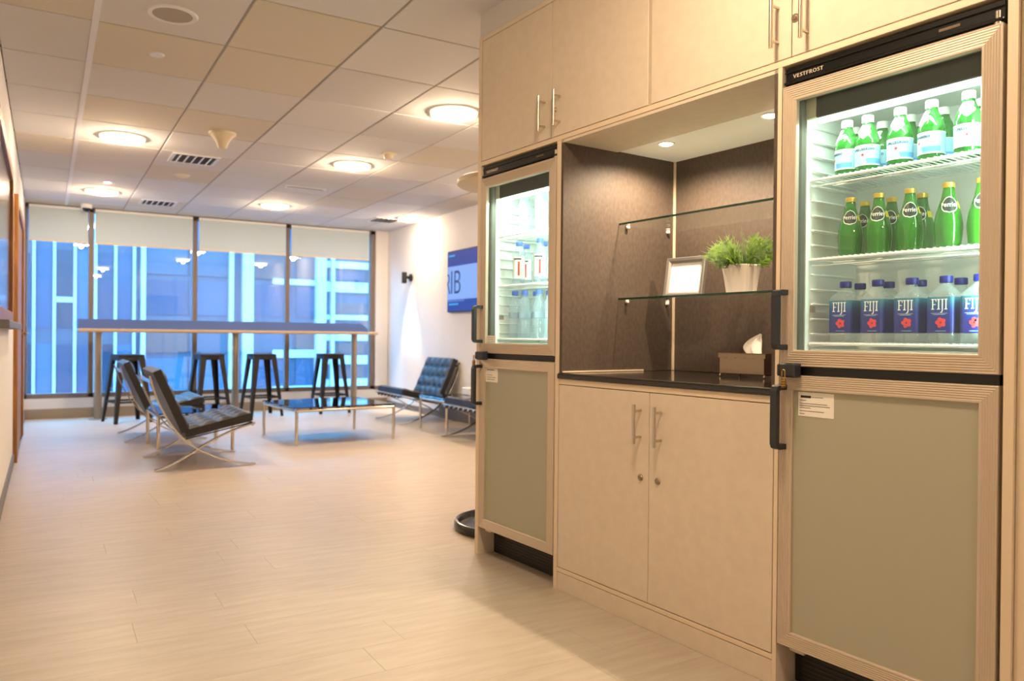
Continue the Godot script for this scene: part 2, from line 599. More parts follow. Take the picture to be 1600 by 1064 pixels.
# ---------------------------------------------------------------- the room
func shell() -> void:
	var grain := noise_tex(0.016, Color(0.92, 0.905, 0.88), Color(1, 1, 1), 512, 5, 21)
	var woods := []
	for k in 4:
		var tone: float = [1.0, 0.994, 1.006, 0.988][k]
		woods.append(textured(mat(Color(0.75 * tone, 0.70 * tone, 0.64 * tone), 0.40, 0, 0.45), grain, Vector3(0.35, 2.0, 2.6), true, Vector3(0.13 * k, 0, 0.29 * k)))
	var fl := struct("floor", span(Vector3(XL - 0.1, -0.12, -10.75), Vector3(4.6, -0.0035, 2.8)), woods[1])
	var plank := bx(Vector3.ZERO, Vector3(1.2494, 0.006, 0.1994), 0.0003).mesh()
	var row := 0
	var z := ZW + 0.1
	while z < -0.9:
		var x := XL - rng.randf() * 1.0
		while x < XR:
			var x0 := maxf(x, XL)
			var x1 := minf(x + 1.25, XR)
			if x1 - x0 > 0.03:
				var o: MeshInstance3D
				if x1 - x0 > 1.249:
					o = put("plank", plank, woods[rng.randi() % 4], fl)
				else:
					o = obj("plank", bx(Vector3.ZERO, Vector3(x1 - x0 - 0.0006, 0.006, 0.1994), 0.0003), woods[rng.randi() % 4], fl)
				o.position = Vector3((x0 + x1) / 2, -0.003, z)
			x += 1.25
		z += 0.2
		row += 1
	# ceiling
	var fleck := noise_tex(0.35, Color(0.93, 0.93, 0.93), Color(1, 1, 1), 256, 2, 31)
	var tiles := []
	for c in [Color(0.83, 0.825, 0.83), Color(0.83, 0.81, 0.79), Color(0.80, 0.795, 0.80), Color(0.82, 0.81, 0.81), Color(0.82, 0.785, 0.73)]:
		tiles.append(textured(mat(c, 0.9), fleck, Vector3(2, 2, 2)))
	var ce := struct("ceiling", span(Vector3(XL - 0.1, H + 0.016, -10.85), Vector3(4.6, H + 0.14, 2.8)), M.ceil)
	var pitch := 0.6679
	var full := bx(Vector3.ZERO, Vector3(0.588, 0.014, pitch - 0.012), 0.003).mesh()
	for i in range(-1, 7):
		for j in range(-10, 10):
			var x0 := maxf(0.1963 + 0.6 * i, XL)
			var x1 := minf(0.1963 + 0.6 * (i + 1), XR)
			var z1 := -4.2534 - pitch * j
			var z0 := maxf(z1 - pitch, ZW - 0.02)
			var m: Material = tiles[[0, 0, 1, 2, 3, 3, 0, 4][rng.randi() % 8]]
			if i == 0 and j == 0:
				m = tiles[4]
			var o: MeshInstance3D
			if x1 - x0 > 0.599 and z1 - z0 > pitch - 0.001:
				o = put("tile", full, m, ce)
			else:
				o = obj("tile", bx(Vector3.ZERO, Vector3(x1 - x0 - 0.012, 0.014, z1 - z0 - 0.012), 0.003), m, ce)
			o.position = Vector3((x0 + x1) / 2, H + 0.007 + rng.randf_range(0.0, 0.0012), (z0 + z1) / 2)
	for i in range(0, 7):
		var w := 0.030 if i == 0 else 0.011
		var y := H - 0.002 if i == 0 else H + 0.004
		obj("tee", span(Vector3(0.1963 + 0.6 * i - w / 2, y, ZW), Vector3(0.1963 + 0.6 * i + w / 2, H + 0.016, 2.6)), M.tee if i == 0 else M.crosstee, ce)
	for j in range(-10, 10):
		var zz := -4.2534 - pitch * j
		obj("tee", span(Vector3(XL, H + 0.005, zz - 0.0055), Vector3(XR, H + 0.016, zz + 0.0055)), M.crosstee, ce)
	# walls
	struct("wall_left", span(Vector3(XL - 0.15, -0.02, -10.75), Vector3(XL, H + 0.016, 2.7)), M.wall)
	struct("baseboard_left", span(Vector3(XL, 0, -7.1), Vector3(XL + 0.012, 0.075, 2.6), 0.003), M.baseboard)
	struct("baseboard_far_left", span(Vector3(XL, 0, ZW), Vector3(XL + 0.012, 0.075, -9.13), 0.003), M.baseboard)
	struct("wall_right", span(Vector3(XR, -0.02, -10.8), Vector3(XR + 0.15, H + 0.016, -8.75)), M.wall)
	struct("wall_screen", span(Vector3(4.205, -0.02, -8.75), Vector3(4.40, H + 0.016, -3.0)), M.wall)
	struct("baseboard_right", span(Vector3(XR - 0.012, 0, ZW), Vector3(XR, 0.075, -8.75), 0.003), M.baseboard)
	struct("baseboard_screen", span(Vector3(4.193, 0, -8.75), Vector3(4.205, 0.16, -3.2), 0.003), M.baseboard)
	struct("wall_partition", span(Vector3(2.38, -0.02, -3.22), Vector3(4.4, H + 0.016, -3.06)), M.wall)
	var b := MB.new()
	b.xf = FACE
	b.box(Vector3(1.6, 1.26, -0.76), Vector3(3.3, 2.53, 0.12))
	b.box(Vector3(4.4, 1.26, -0.42), Vector3(3.0, 2.53, 0.8))
	struct("wall_behind_cabinets", b, M.wall)
	struct("wall_near", span(Vector3(XL - 0.1, -0.02, 2.6), Vector3(4.5, H + 0.016, 2.75)), M.wall)
	# window wall: low parapet, metal plinth, end pier
	struct("wall_window", span(Vector3(XL - 0.1, -0.02, ZW - 0.22), Vector3(XR + 0.1, 0.235, ZW)), M.wall)
	struct("trim_1", span(Vector3(XL, 0, ZW), Vector3(XR, 0.115, ZW + 0.012), 0.002), M.brushed)
	struct("wall_pier", span(Vector3(4.065, 0.235, ZW - 0.22), Vector3(XR + 0.02, H + 0.016, ZW)), M.wall)
	struct("trim_2", span(Vector3(4.06, 0.236, ZW - 0.02), Vector3(XR, 0.285, ZW + 0.02), 0.004), M.mullion)
	struct("wall_lintel", span(Vector3(XL - 0.1, H - 0.02, ZW - 0.30), Vector3(XR + 0.1, H + 0.14, ZW - 0.13)), M.mullion)
	var xs := [-0.216, 0.463, 1.636, 2.815, 4.065]
	for k in 4:
		var x0: float = xs[k]
		var x1: float = xs[k + 1]
		var f := MB.new()
		f.xf = Transform3D(Basis(), Vector3(0, 0, ZW - 0.03))
		var w := 0.028
		f.box(Vector3(x0 + w / 2, 1.37, -0.05), Vector3(w, 2.27, 0.10), 0.003)
		f.box(Vector3(x1 - w / 2 - (0.02 if k == 3 else 0.0), 1.37, -0.05), Vector3(w + (0.04 if k == 3 else 0.0), 2.27, 0.10), 0.003)
		f.box(Vector3((x0 + x1) / 2, 0.262, -0.05), Vector3(x1 - x0, 0.055, 0.10), 0.003)
		f.box(Vector3((x0 + x1) / 2, 2.485, -0.05), Vector3(x1 - x0, 0.05, 0.10), 0.003)
		var wn := struct("window_%d" % (k + 1), f, M.mullion)
		for q in 2:
			obj("pane", span(Vector3(x0 + w, 0.29, ZW - 0.075 - 0.022 * q), Vector3(x1 - w, 2.46, ZW - 0.081 - 0.022 * q)), M.winglass, wn)
	# wooden-framed inner window and wooden door in the left wall
	var iw := MB.new()
	iw.xf = Transform3D(Basis(Vector3(0, 0, -1), Vector3(0, 1, 0), Vector3(1, 0, 0)), Vector3(XL, 0, 0))
	iw.moulding(4.3, 1.07, 6.25, 2.09, [Vector2(0, 0), Vector2(0, 0.022), Vector2(0.004, 0.026), Vector2(0.07, 0.026), Vector2(0.074, 0.022), Vector2(0.074, 0.001)])
	var w5 := struct("window_5", iw, M.oak)
	obj("pane", span(Vector3(XL, 1.14, -6.18), Vector3(XL + 0.006, 2.02, -4.37)), mat(Color(0.35, 0.28, 0.22), 0.15), w5)
	obj("sill", span(Vector3(XL, 1.03, -6.29), Vector3(XL + 0.075, 1.07, -4.2), 0.004), M.baseboard, w5)
	var dr := MB.new()
	dr.xf = iw.xf
	dr.moulding(7.12, -0.08, 9.09, 2.08, [Vector2(0, 0), Vector2(0, 0.026), Vector2(0.004, 0.03), Vector2(0.076, 0.03), Vector2(0.08, 0.026), Vector2(0.08, 0.001)])
	var d1 := struct("door_1", dr, M.oak)
	obj("leaf", span(Vector3(XL, 0.006, -9.01), Vector3(XL + 0.010, 2.0, -7.2), 0.002), M.oak, d1)
	var lv := MB.new()
	lv.tube([Vector3(XL + 0.01, 1.0, -8.9), Vector3(XL + 0.06, 1.0, -8.9), Vector3(XL + 0.06, 1.0, -8.78)], 0.009, 8)
	obj("handle", lv, M.steel, d1)
	# roller blinds pulled down over the top of the windows
	for k in 4:
		var x0: float = xs[k] + 0.04
		var x1: float = xs[k + 1] - (0.10 if k == 3 else 0.035)
		var t := thing("roller_blind", "white roller blind over the %s of the far windows" % ["narrow leftmost", "second from the left", "third from the left", "rightmost"][k], "blind", at((x0 + x1) / 2, 2.08, ZW - 0.012), "roller blinds over the far windows")
		var hw := (x1 - x0) / 2
		obj("fabric", span(Vector3(-hw, 0.012, -0.001), Vector3(hw, 0.425, 0.001)), M.blind, t)
		obj("bottom_bar", bx(Vector3(0, 0.01, 0), Vector3(hw * 2, 0.024, 0.010), 0.003), M.plastic, t)
		var r := MB.new()
		r.tube([Vector3(-hw, 0.41, -0.004), Vector3(hw, 0.41, -0.004)], 0.016, 12)
		obj("roller", r, M.white, t)

# ---------------------------------------------------------------- the building across the street
func outside() -> void:
	var dark := mat(Color(0.07, 0.19, 0.26), 0.6)
	var glass := [mat(Color(0.04, 0.22, 0.32), 0.25, 0, 0.3), mat(Color(0.04, 0.17, 0.26), 0.25, 0, 0.3), mat(Color(0.14, 0.30, 0.40), 0.25, 0, 0.3), mat(Color(0.06, 0.12, 0.18), 0.25, 0, 0.3)]
	var pale := mat(Color(0.62, 0.66, 0.69), 0.6)
	var brick := mat(Color(0.31, 0.20, 0.17), 0.8)
	var t := thing("office_building", "dark office building with white fins, columns and spandrel bands seen through the far windows", "building", at(0, -6, -20))
	obj("wall", span(Vector3(-9, 0, -6), Vector3(14, 11.5, 0)), dark, t)
	var fins := [-6.0, -5.6, -5.2, -4.8, -4.4, -4.0, -3.6, -3.2, -2.8, -2.4, -2.0, -1.62, -1.22, -0.62, -0.231, 0.155, 0.551, 0.956, 1.358, 1.742]
	for k in fins.size():
		obj("fin", span(Vector3(fins[k] - 0.03, 0.5, 0), Vector3(fins[k] + 0.03, 11.2, 0.16), 0.005), pale, t)
		if k + 1 < fins.size():
			for q in 5:
				obj("pane", span(Vector3(fins[k] + 0.05, 0.6 + q * 2.1 + 0.2, 0.0), Vector3(fins[k + 1] - 0.05, 0.6 + q * 2.1 + 1.95, 0.04), 0.004), glass[(k * 3 + q * 2) % 4], t)
	for f in [1.93, 3.885, 6.42, 8.4, 10.6]:
		obj("column", span(Vector3(f - 0.05, 0.5, 0), Vector3(f + 0.05, 11.2, 0.2), 0.005), pale, t)
	for f in [4.27, 6.10, 9.2]:
		obj("column", span(Vector3(f - 0.125, 0.5, 0), Vector3(f + 0.125, 11.2, 0.26), 0.01), pale, t)
	obj("spandrel", span(Vector3(0.18, 7.68, 0), Vector3(0.53, 7.80, 0.1), 0.005), pale, t)
	for y in [[2.77, 2.94], [2.14, 2.41], [1.41, 1.54], [0.86, 1.10], [0.24, 0.47], [-0.45, -0.15], [-1.2, -0.9], [3.5, 3.7], [4.3, 4.5]]:
		obj("spandrel", span(Vector3(6.15, y[0] + 6, 0), Vector3(13.5, y[1] + 6, 0.12), 0.005), pale, t)
	for y in [[2.28, 2.42], [0.42, 0.62], [-0.5, -0.3], [4.1, 4.3]]:
		obj("spandrel", span(Vector3(4.9, y[0] + 6, 0), Vector3(6.02, y[1] + 6, 0.12), 0.005), pale, t)
	for y in [1.55, -0.3, -2.1, 3.3]:
		for x in [[2.0, 2.9], [2.95, 3.82], [4.42, 5.40], [5.5, 5.97]]:
			obj("pane", span(Vector3(x[0], y + 6 - 0.1, 0), Vector3(x[1], y + 6 + 0.72, 0.05), 0.004), glass[rng.randi() % 4], t)
			obj("panel", span(Vector3(x[0], y + 6 + 0.85, 0), Vector3(x[1], y + 6 + 1.6, 0.06), 0.004), [brick, brick, dark][rng.randi() % 3], t)
	for y in [2.45, 1.57, 1.13, 0.5, -0.12, -0.85]:
		for x in [[6.5, 7.3], [7.35, 8.3], [8.5, 9.05]]:
			obj("pane", span(Vector3(x[0], y + 6, 0), Vector3(x[1], y + 6 + 0.28, 0.04), 0.004), [brick, glass[1], glass[3]][rng.randi() % 3], t)
	var st := struct("street", span(Vector3(-30, -6.3, -60), Vector3(40, -6.0, -10.9)), mat(Color(0.32, 0.33, 0.36), 0.9))
	st.set_meta("kind", "structure")

# ---------------------------------------------------------------- lamps
func round_lamp(x: float, z: float, label: String) -> void:
	var t := thing("ceiling_light", label, "ceiling light", at(x, H, z), "round ceiling lights")
	var r := MB.new()
	r.lathe([Vector2(0.128, -0.020), Vector2(0.150, -0.022), Vector2(0.157, -0.016), Vector2(0.160, 0.004)], 40)
	r.lathe([Vector2(0.16, 0.004), Vector2(0.128, 0.004), Vector2(0.128, -0.02)], 40)
	obj("trim_ring", r, M.lampring, t)
	var d := MB.new()
	d.lathe([Vector2(0.0005, -0.040), Vector2(0.05, -0.038), Vector2(0.09, -0.033), Vector2(0.118, -0.026), Vector2(0.128, -0.018)], 40)
	obj("diffuser", d, M.lamp, t)
	area_light(t, "lamp_light", Vector2(0.22, 0.22), WARM, LAMP, Transform3D(DOWN, Vector3(0, -0.05, 0)))
	var o := OmniLight3D.new()
	o.name = "lamp_halo"
	o.light_color = WARM
	o.light_energy = OMNI
	o.light_size = 0.03
	o.omni_range = 12.0
	o.omni_attenuation = 2.0
	o.shadow_enabled = true
	o.position = Vector3(0, -0.075, 0)
	t.add_child(o, true)

func lamps() -> void:
	round_lamp(0.496, -6.66, "glowing round ceiling light between the speaker row and the striped air vent")
	round_lamp(2.34, -4.69, "largest glowing round ceiling light, just left of the tall cabinets")
	round_lamp(2.31, -6.62, "glowing round ceiling light beside the small square alarm sounder")
	round_lamp(2.28, -9.19, "glowing round ceiling light above the middle of the bar counter")
	round_lamp(0.50, -9.32, "glowing round ceiling light nearest the dome camera")
	round_lamp(4.00, -9.23, "glowing round ceiling light against the right wall above the black sconce")
	round_lamp(4.00, -6.65, "round ceiling light above the right pair of lounge chairs")
	round_lamp(3.85, -4.69, "round ceiling light behind the cabinets, near the round stand")
	round_lamp(1.10, -1.40, "round ceiling light over the aisle in front of the cabinets")
	round_lamp(1.10, 1.25, "round ceiling light at the near end of the aisle")

func ceiling_things() -> void:
	# loudspeaker
	var t := thing("ceiling_speaker", "round flush loudspeaker with grey grille in a ceiling tile near the top edge", "speaker", at(0.503, H, -3.97))
	var b := MB.new()
	b.lathe([Vector2(0.088, -0.004), Vector2(0.108, -0.006), Vector2(0.114, 0.002)], 40)
	obj("rim", b, M.tee, t)
	var g := MB.new()
	g.lathe([Vector2(0.0005, -0.0045), Vector2(0.089, -0.0035)], 40)
	obj("grille", g, M.speaker, t)
	# blank disc
	var c := MB.new()
	c.lathe([Vector2(0.0005, -0.008), Vector2(0.034, -0.008), Vector2(0.040, 0.001)], 28)
	tag(obj("cover_plate", c, M.tee), "small plain round cover plate in the tile after the loudspeaker", "cover plate")
	get_node("cover_plate").position = Vector3(0.503, H, -4.58)
	# cone detector
	t = thing("cone_sensor", "cream cone-shaped sensor hanging from the ceiling above the aisle", "sensor", at(1.121, H, -6.10))
	b = MB.new()
	b.lathe([Vector2(0.088, -0.022), Vector2(0.096, -0.016), Vector2(0.098, 0.0)], 32)
	b.lathe([Vector2(0.0005, -0.022), Vector2(0.088, -0.022)], 32)
	obj("base", b, M.plastic, t)
	b = MB.new()
	b.lathe([Vector2(0.0005, -0.120), Vector2(0.026, -0.118), Vector2(0.034, -0.108), Vector2(0.046, -0.070), Vector2(0.064, -0.045), Vector2(0.084, -0.022)], 32)
	obj("cone", b, M.plastic, t)
	# air vents
	for v in [[1.084, -7.16, "striped square air vent behind the cone-shaped sensor"], [1.098, -9.78, "striped square air vent close to the far windows, left of centre"], [3.78, -9.55, "striped square air vent beside the light at the right wall"]]:
		t = thing("air_vent", v[2], "air vent", at(v[0], H, v[1]), "square ceiling air vents")
		b = MB.new()
		b.xf = Transform3D(UNDER, Vector3.ZERO)
		b.moulding(-0.19, -0.19, 0.19, 0.19, [Vector2(0, -0.004), Vector2(0, 0.006), Vector2(0.03, 0.006), Vector2(0.032, -0.004)])
		obj("frame", b, M.tee, t)
		obj("duct", bx(Vector3(0, 0.003, 0), Vector3(0.32, 0.012, 0.32)), M.grille, t)
		for k in 5:
			var s := MB.new()
			s.xf = Transform3D(Basis(Vector3(0, 0, 1), 0.6), Vector3(-0.12 + 0.06 * k, -0.006, 0))
			s.box(Vector3.ZERO, Vector3(0.036, 0.003, 0.31))
			obj("slat", s, M.tee, t)
	# slot vent
	t = thing("slot_vent", "thin slotted air grille in the ceiling between two middle lights", "air vent", at(2.268, H, -7.93))
	b = MB.new()
	b.xf = Transform3D(UNDER, Vector3.ZERO)
	b.moulding(-0.21, -0.05, 0.21, 0.05, [Vector2(0, -0.002), Vector2(0, 0.005), Vector2(0.02, 0.005), Vector2(0.022, -0.002)])
	obj("frame", b, M.tee, t)
	obj("slot", bx(Vector3(0, 0.001, 0), Vector3(0.38, 0.004, 0.058)), M.grille, t)
	# sounder
	t = thing("alarm_sounder", "small square cream alarm sounder on the ceiling beside a round light", "alarm", at(2.41, H, -6.02))
	obj("plate", bx(Vector3(0, -0.008, 0), Vector3(0.105, 0.018, 0.105), 0.003), M.plastic, t)
	b = MB.new()
	b.lathe([Vector2(0.0005, -0.050), Vector2(0.030, -0.050), Vector2(0.036, -0.044), Vector2(0.042, -0.016)], 24)
	obj("horn", b, M.plastic, t)
	# cap
	b = MB.new()
	b.lathe([Vector2(0.0005, -0.020), Vector2(0.045, -0.018), Vector2(0.060, -0.006), Vector2(0.075, 0.001)], 28)
	var cap := obj("smoke_detector", b, M.plastic)
	cap.position = Vector3(1.10, H, -7.94)
	tag(cap, "low round smoke detector behind the first striped vent", "smoke detector")
	# small recessed spot
	t = thing("recessed_spot", "small lit recessed spot just behind the light nearest the dome camera", "ceiling light", at(0.518, H, -8.74))
	b = MB.new()
	b.lathe([Vector2(0.030, -0.003), Vector2(0.044, -0.005), Vector2(0.048, 0.001)], 24)
	obj("trim_ring", b, M.white, t)
	b = MB.new()
	b.lathe([Vector2(0.0005, -0.002), Vector2(0.031, -0.002)], 24)
	obj("bulb", b, M.spotlamp, t)
	spot_light(t, "spot_beam", WARM, 0.25, 40, Transform3D(DOWN, Vector3(0, -0.012, 0)))
	# dome camera
	t = thing("dome_camera", "white dome security camera with a dark bubble near the leftmost window", "camera", at(0.40, H, -10.38))
	b = MB.new()
	b.lathe([Vector2(0.050, -0.045), Vector2(0.058, -0.040), Vector2(0.060, 0.0)], 24)
	b.lathe([Vector2(0.0005, -0.045), Vector2(0.050, -0.045)], 24)
	obj("housing", b, M.white, t)
	b = MB.new()
	b.lathe([Vector2(0.0005, -0.088), Vector2(0.020, -0.084), Vector2(0.036, -0.070), Vector2(0.044, -0.045)], 24)
	obj("dome", b, M.blackgloss, t)

# ---------------------------------------------------------------- the fitted cabinets (x along, y up, z out of the front)
func bar_handle(parent: Node, x: float, y0: float, y1: float) -> void:
	var b := MB.new()
	b.tube([Vector3(x, y0, 0.034), Vector3(x, y1, 0.034)], 0.0062, 14)
	for y in [y0 + 0.022, y1 - 0.022]:
		b.tube([Vector3(x, y, -0.001), Vector3(x, y, 0.034)], 0.0045, 10)
	obj("handle", b, M.steel, parent)

func cam_lock(parent: Node, x: float, y: float) -> void:
	var b := MB.new()
	b.xf = Transform3D(Basis(Vector3(1, 0, 0), PI / 2), Vector3(x, y, 0))
	b.lathe([Vector2(0.0120, -0.001), Vector2(0.0120, 0.003), Vector2(0.0105, 0.005), Vector2(0.0075, 0.005), Vector2(0.0070, 0.0075), Vector2(0.0003, 0.0078)], 20)
	b.xf = Transform3D(Basis(), Vector3(x, y, 0))
	b.box(Vector3(0, 0, 0.008), Vector3(0.0015, 0.007, 0.0012))
	obj("lock", b, M.brushed, parent)

func door_leaf(parent: Node, x0: float, y0: float, x1: float, y1: float) -> MeshInstance3D:
	return obj("door", span(Vector3(x0, y0, -0.018), Vector3(x1, y1, 0), 0.0012), M.lam, parent)

func tall_panel(s0: float, s1: float, y1: float, front: float, label: String) -> void:
	var t := thing("upright_panel", label, "cabinet panel", fx((s0 + s1) / 2, 0, 0))
	var h := (s1 - s0) / 2
	obj("board", span(Vector3(-h, 0, -0.64), Vector3(h, y1, front - 0.001)), M.lam, t)
	obj("edge_band", span(Vector3(-h, 0, front - 0.001), Vector3(h, y1, front)), M.lam_edge, t)

func cabinets() -> void:
	tall_panel(-0.012, 0.014, 2.405, 0.0, "cream end panel at the far left of the built-in cabinets")
	tall_panel(0.590, 0.614, 1.805, 0.0, "narrow cream upright between the farther fridge and the brown niche")
	tall_panel(1.641, 1.655, 1.805, 0.0, "narrow cream upright between the brown niche and the nearer fridge")
	tall_panel(2.256, 2.278, 1.805, 0.0, "cream upright at the right of the nearer fridge")
	tall_panel(2.2795, 2.895, 2.405, -0.012, "wide cream filler panel at the right edge of the picture")
	# upper cabinets
	var a := thing("upper_cabinet", "cream wall cabinet with two doors above the farther fridge and niche", "cabinet", fx(0.014, 1.805, 0))
	obj("body", span(Vector3(0, 0, -0.62), Vector3(1.096, 0.60, -0.0185)), M.lam_edge, a)
	obj("bottom_board", span(Vector3(0, 0, -0.02), Vector3(1.096, 0.019, 0), 0.001), M.lam_edge, a)
	var d := door_leaf(a, 0.004, 0.0215, 0.5335, 0.575)
	bar_handle(d, 0.490, 0.053, 0.198)
	d = door_leaf(a, 0.5365, 0.0215, 1.089, 0.575)
	bar_handle(d, 0.592, 0.053, 0.198)
	cam_lock(d, 0.557, 0.129)
	obj("scribe", span(Vector3(0.0, 0.578, -0.018), Vector3(1.096, 0.60, -0.002), 0.001), M.lam, a)
	a = thing("upper_cabinet", "cream wall cabinet with two doors above the nearer fridge, cut by the top edge", "cabinet", fx(1.112, 1.805, 0))
	obj("body", span(Vector3(0, 0, -0.62), Vector3(1.166, 0.60, -0.0185)), M.lam_edge, a)
	obj("bottom_board", span(Vector3(0, 0, -0.02), Vector3(1.166, 0.019, 0), 0.001), M.lam_edge, a)
	d = door_leaf(a, 0.007, 0.0215, 0.5715, 0.575)
	bar_handle(d, 0.527, 0.053, 0.198)
	d = door_leaf(a, 0.5745, 0.0215, 1.162, 0.575)
	bar_handle(d, 0.625, 0.053, 0.198)
	cam_lock(d, 0.585, 0.129)
	obj("scribe", span(Vector3(0.0, 0.578, -0.018), Vector3(1.166, 0.60, -0.002), 0.001), M.lam, a)
	var bk := MB.new()
	bk.xf = FACE
	bk.box(Vector3(2.9, 2.468, -0.33), Vector3(5.82, 0.122, 0.65))
	struct("wall_bulkhead", bk, M.ceil)
	# base cabinet
	a = thing("base_cabinet", "cream base cabinet with two doors under the black worktop", "cabinet", fx(0.6145, 0, 0))
	obj("body", span(Vector3(0, 0.073, -0.62), Vector3(1.026, 0.826, -0.0185)), M.lam_edge, a)
	obj("top_rail", span(Vector3(0, 0.8255, -0.30), Vector3(1.026, 0.847, 0), 0.001), M.lam_edge, a)
	obj("bottom_board", span(Vector3(0, 0.074, -0.02), Vector3(1.026, 0.0895, 0), 0.001), M.lam_edge, a)
	obj("plinth", span(Vector3(0, 0, -0.1), Vector3(1.026, 0.072, -0.001), 0.001), M.lam, a)
	d = door_leaf(a, 0.003, 0.0925, 0.5108, 0.8225)
	bar_handle(d, 0.470, 0.644, 0.781)
	cam_lock(d, 0.4725, 0.523)
	d = door_leaf(a, 0.5135, 0.0925, 1.023, 0.8225)
	bar_handle(d, 0.569, 0.642, 0.780)
	cam_lock(d, 0.5565, 0.523)
	# worktop
	var w := MB.new()
	w.xf = Transform3D(Basis(Vector3(0, 0, -1), Vector3(0, 1, 0), Vector3(1, 0, 0)), Vector3.ZERO)
	w.prism(PackedVector2Array([Vector2(-0.006, 0), Vector2(0.628, 0), Vector2(0.628, 0.023), Vector2(0.0, 0.023), Vector2(-0.005, 0.0205), Vector2(-0.008, 0.015), Vector2(-0.0085, 0.006)]), 0, 1.0265)
	var wt := obj("worktop", w, M.granite)
	wt.transform = fx(0.6142, 0.8475, 0)
	tag(wt, "polished black stone worktop across the bottom of the brown niche", "worktop")
	# brown lining of the niche
	var n := thing("niche_lining", "dark brown textured panels lining the open niche between the two fridges", "niche", fx(0.6145, 0.872, 0))
	obj("side_panel", span(Vector3(0, 0, -0.632), Vector3(0.014, 0.931, -0.003)), M.brown, n)
	obj("side_panel", span(Vector3(1.012, 0, -0.632), Vector3(1.026, 0.931, -0.003)), M.brown, n)
	obj("back_panel", span(Vector3(0.0, 0, -0.648), Vector3(1.026, 0.931, -0.633)), M.brown, n)
	obj("corner_trim", span(Vector3(0.0145, 0.0, -0.632), Vector3(0.023, 0.93, -0.624)), M.lam_edge, n)
	obj("seal_strip", span(Vector3(0.0142, 0.0002, -0.45), Vector3(0.0185, 0.006, -0.006)), M.lam_edge, n)
	obj("soffit", span(Vector3(0.0, 0.921, -0.29), Vector3(1.026, 0.9325, -0.003)), M.lam, n)
	obj("soffit", span(Vector3(0.0, 0.925, -0.632), Vector3(1.026, 0.9325, -0.290)), mat(Color(0.96, 0.95, 0.94), 0.6), n)
	for k in 2:
		var x: float = [0.231, 0.730][k]
		var t := thing("niche_downlight", ["small round niche downlight nearer the left brown panel", "small round niche downlight beside the nearer fridge"][k], "downlight", fx(0.6145 + x, 1.797, -0.355), "niche downlights")
		var b := MB.new()
		b.lathe([Vector2(0.026, -0.003), Vector2(0.033, -0.004), Vector2(0.036, 0.0005)], 28)
		obj("trim_ring", b, M.white, t)
		b = MB.new()
		b.lathe([Vector2(0.0004, -0.010), Vector2(0.014, -0.009), Vector2(0.022, -0.006), Vector2(0.026, -0.002)], 28)
		obj("bulb", b, M.spotlamp, t)
		spot_light(t, "beam", Color(1.0, 0.90, 0.76), NICHE, 82, Transform3D(DOWN, Vector3(0, -0.018, 0)), 0.02)

const NICHE := 1.1

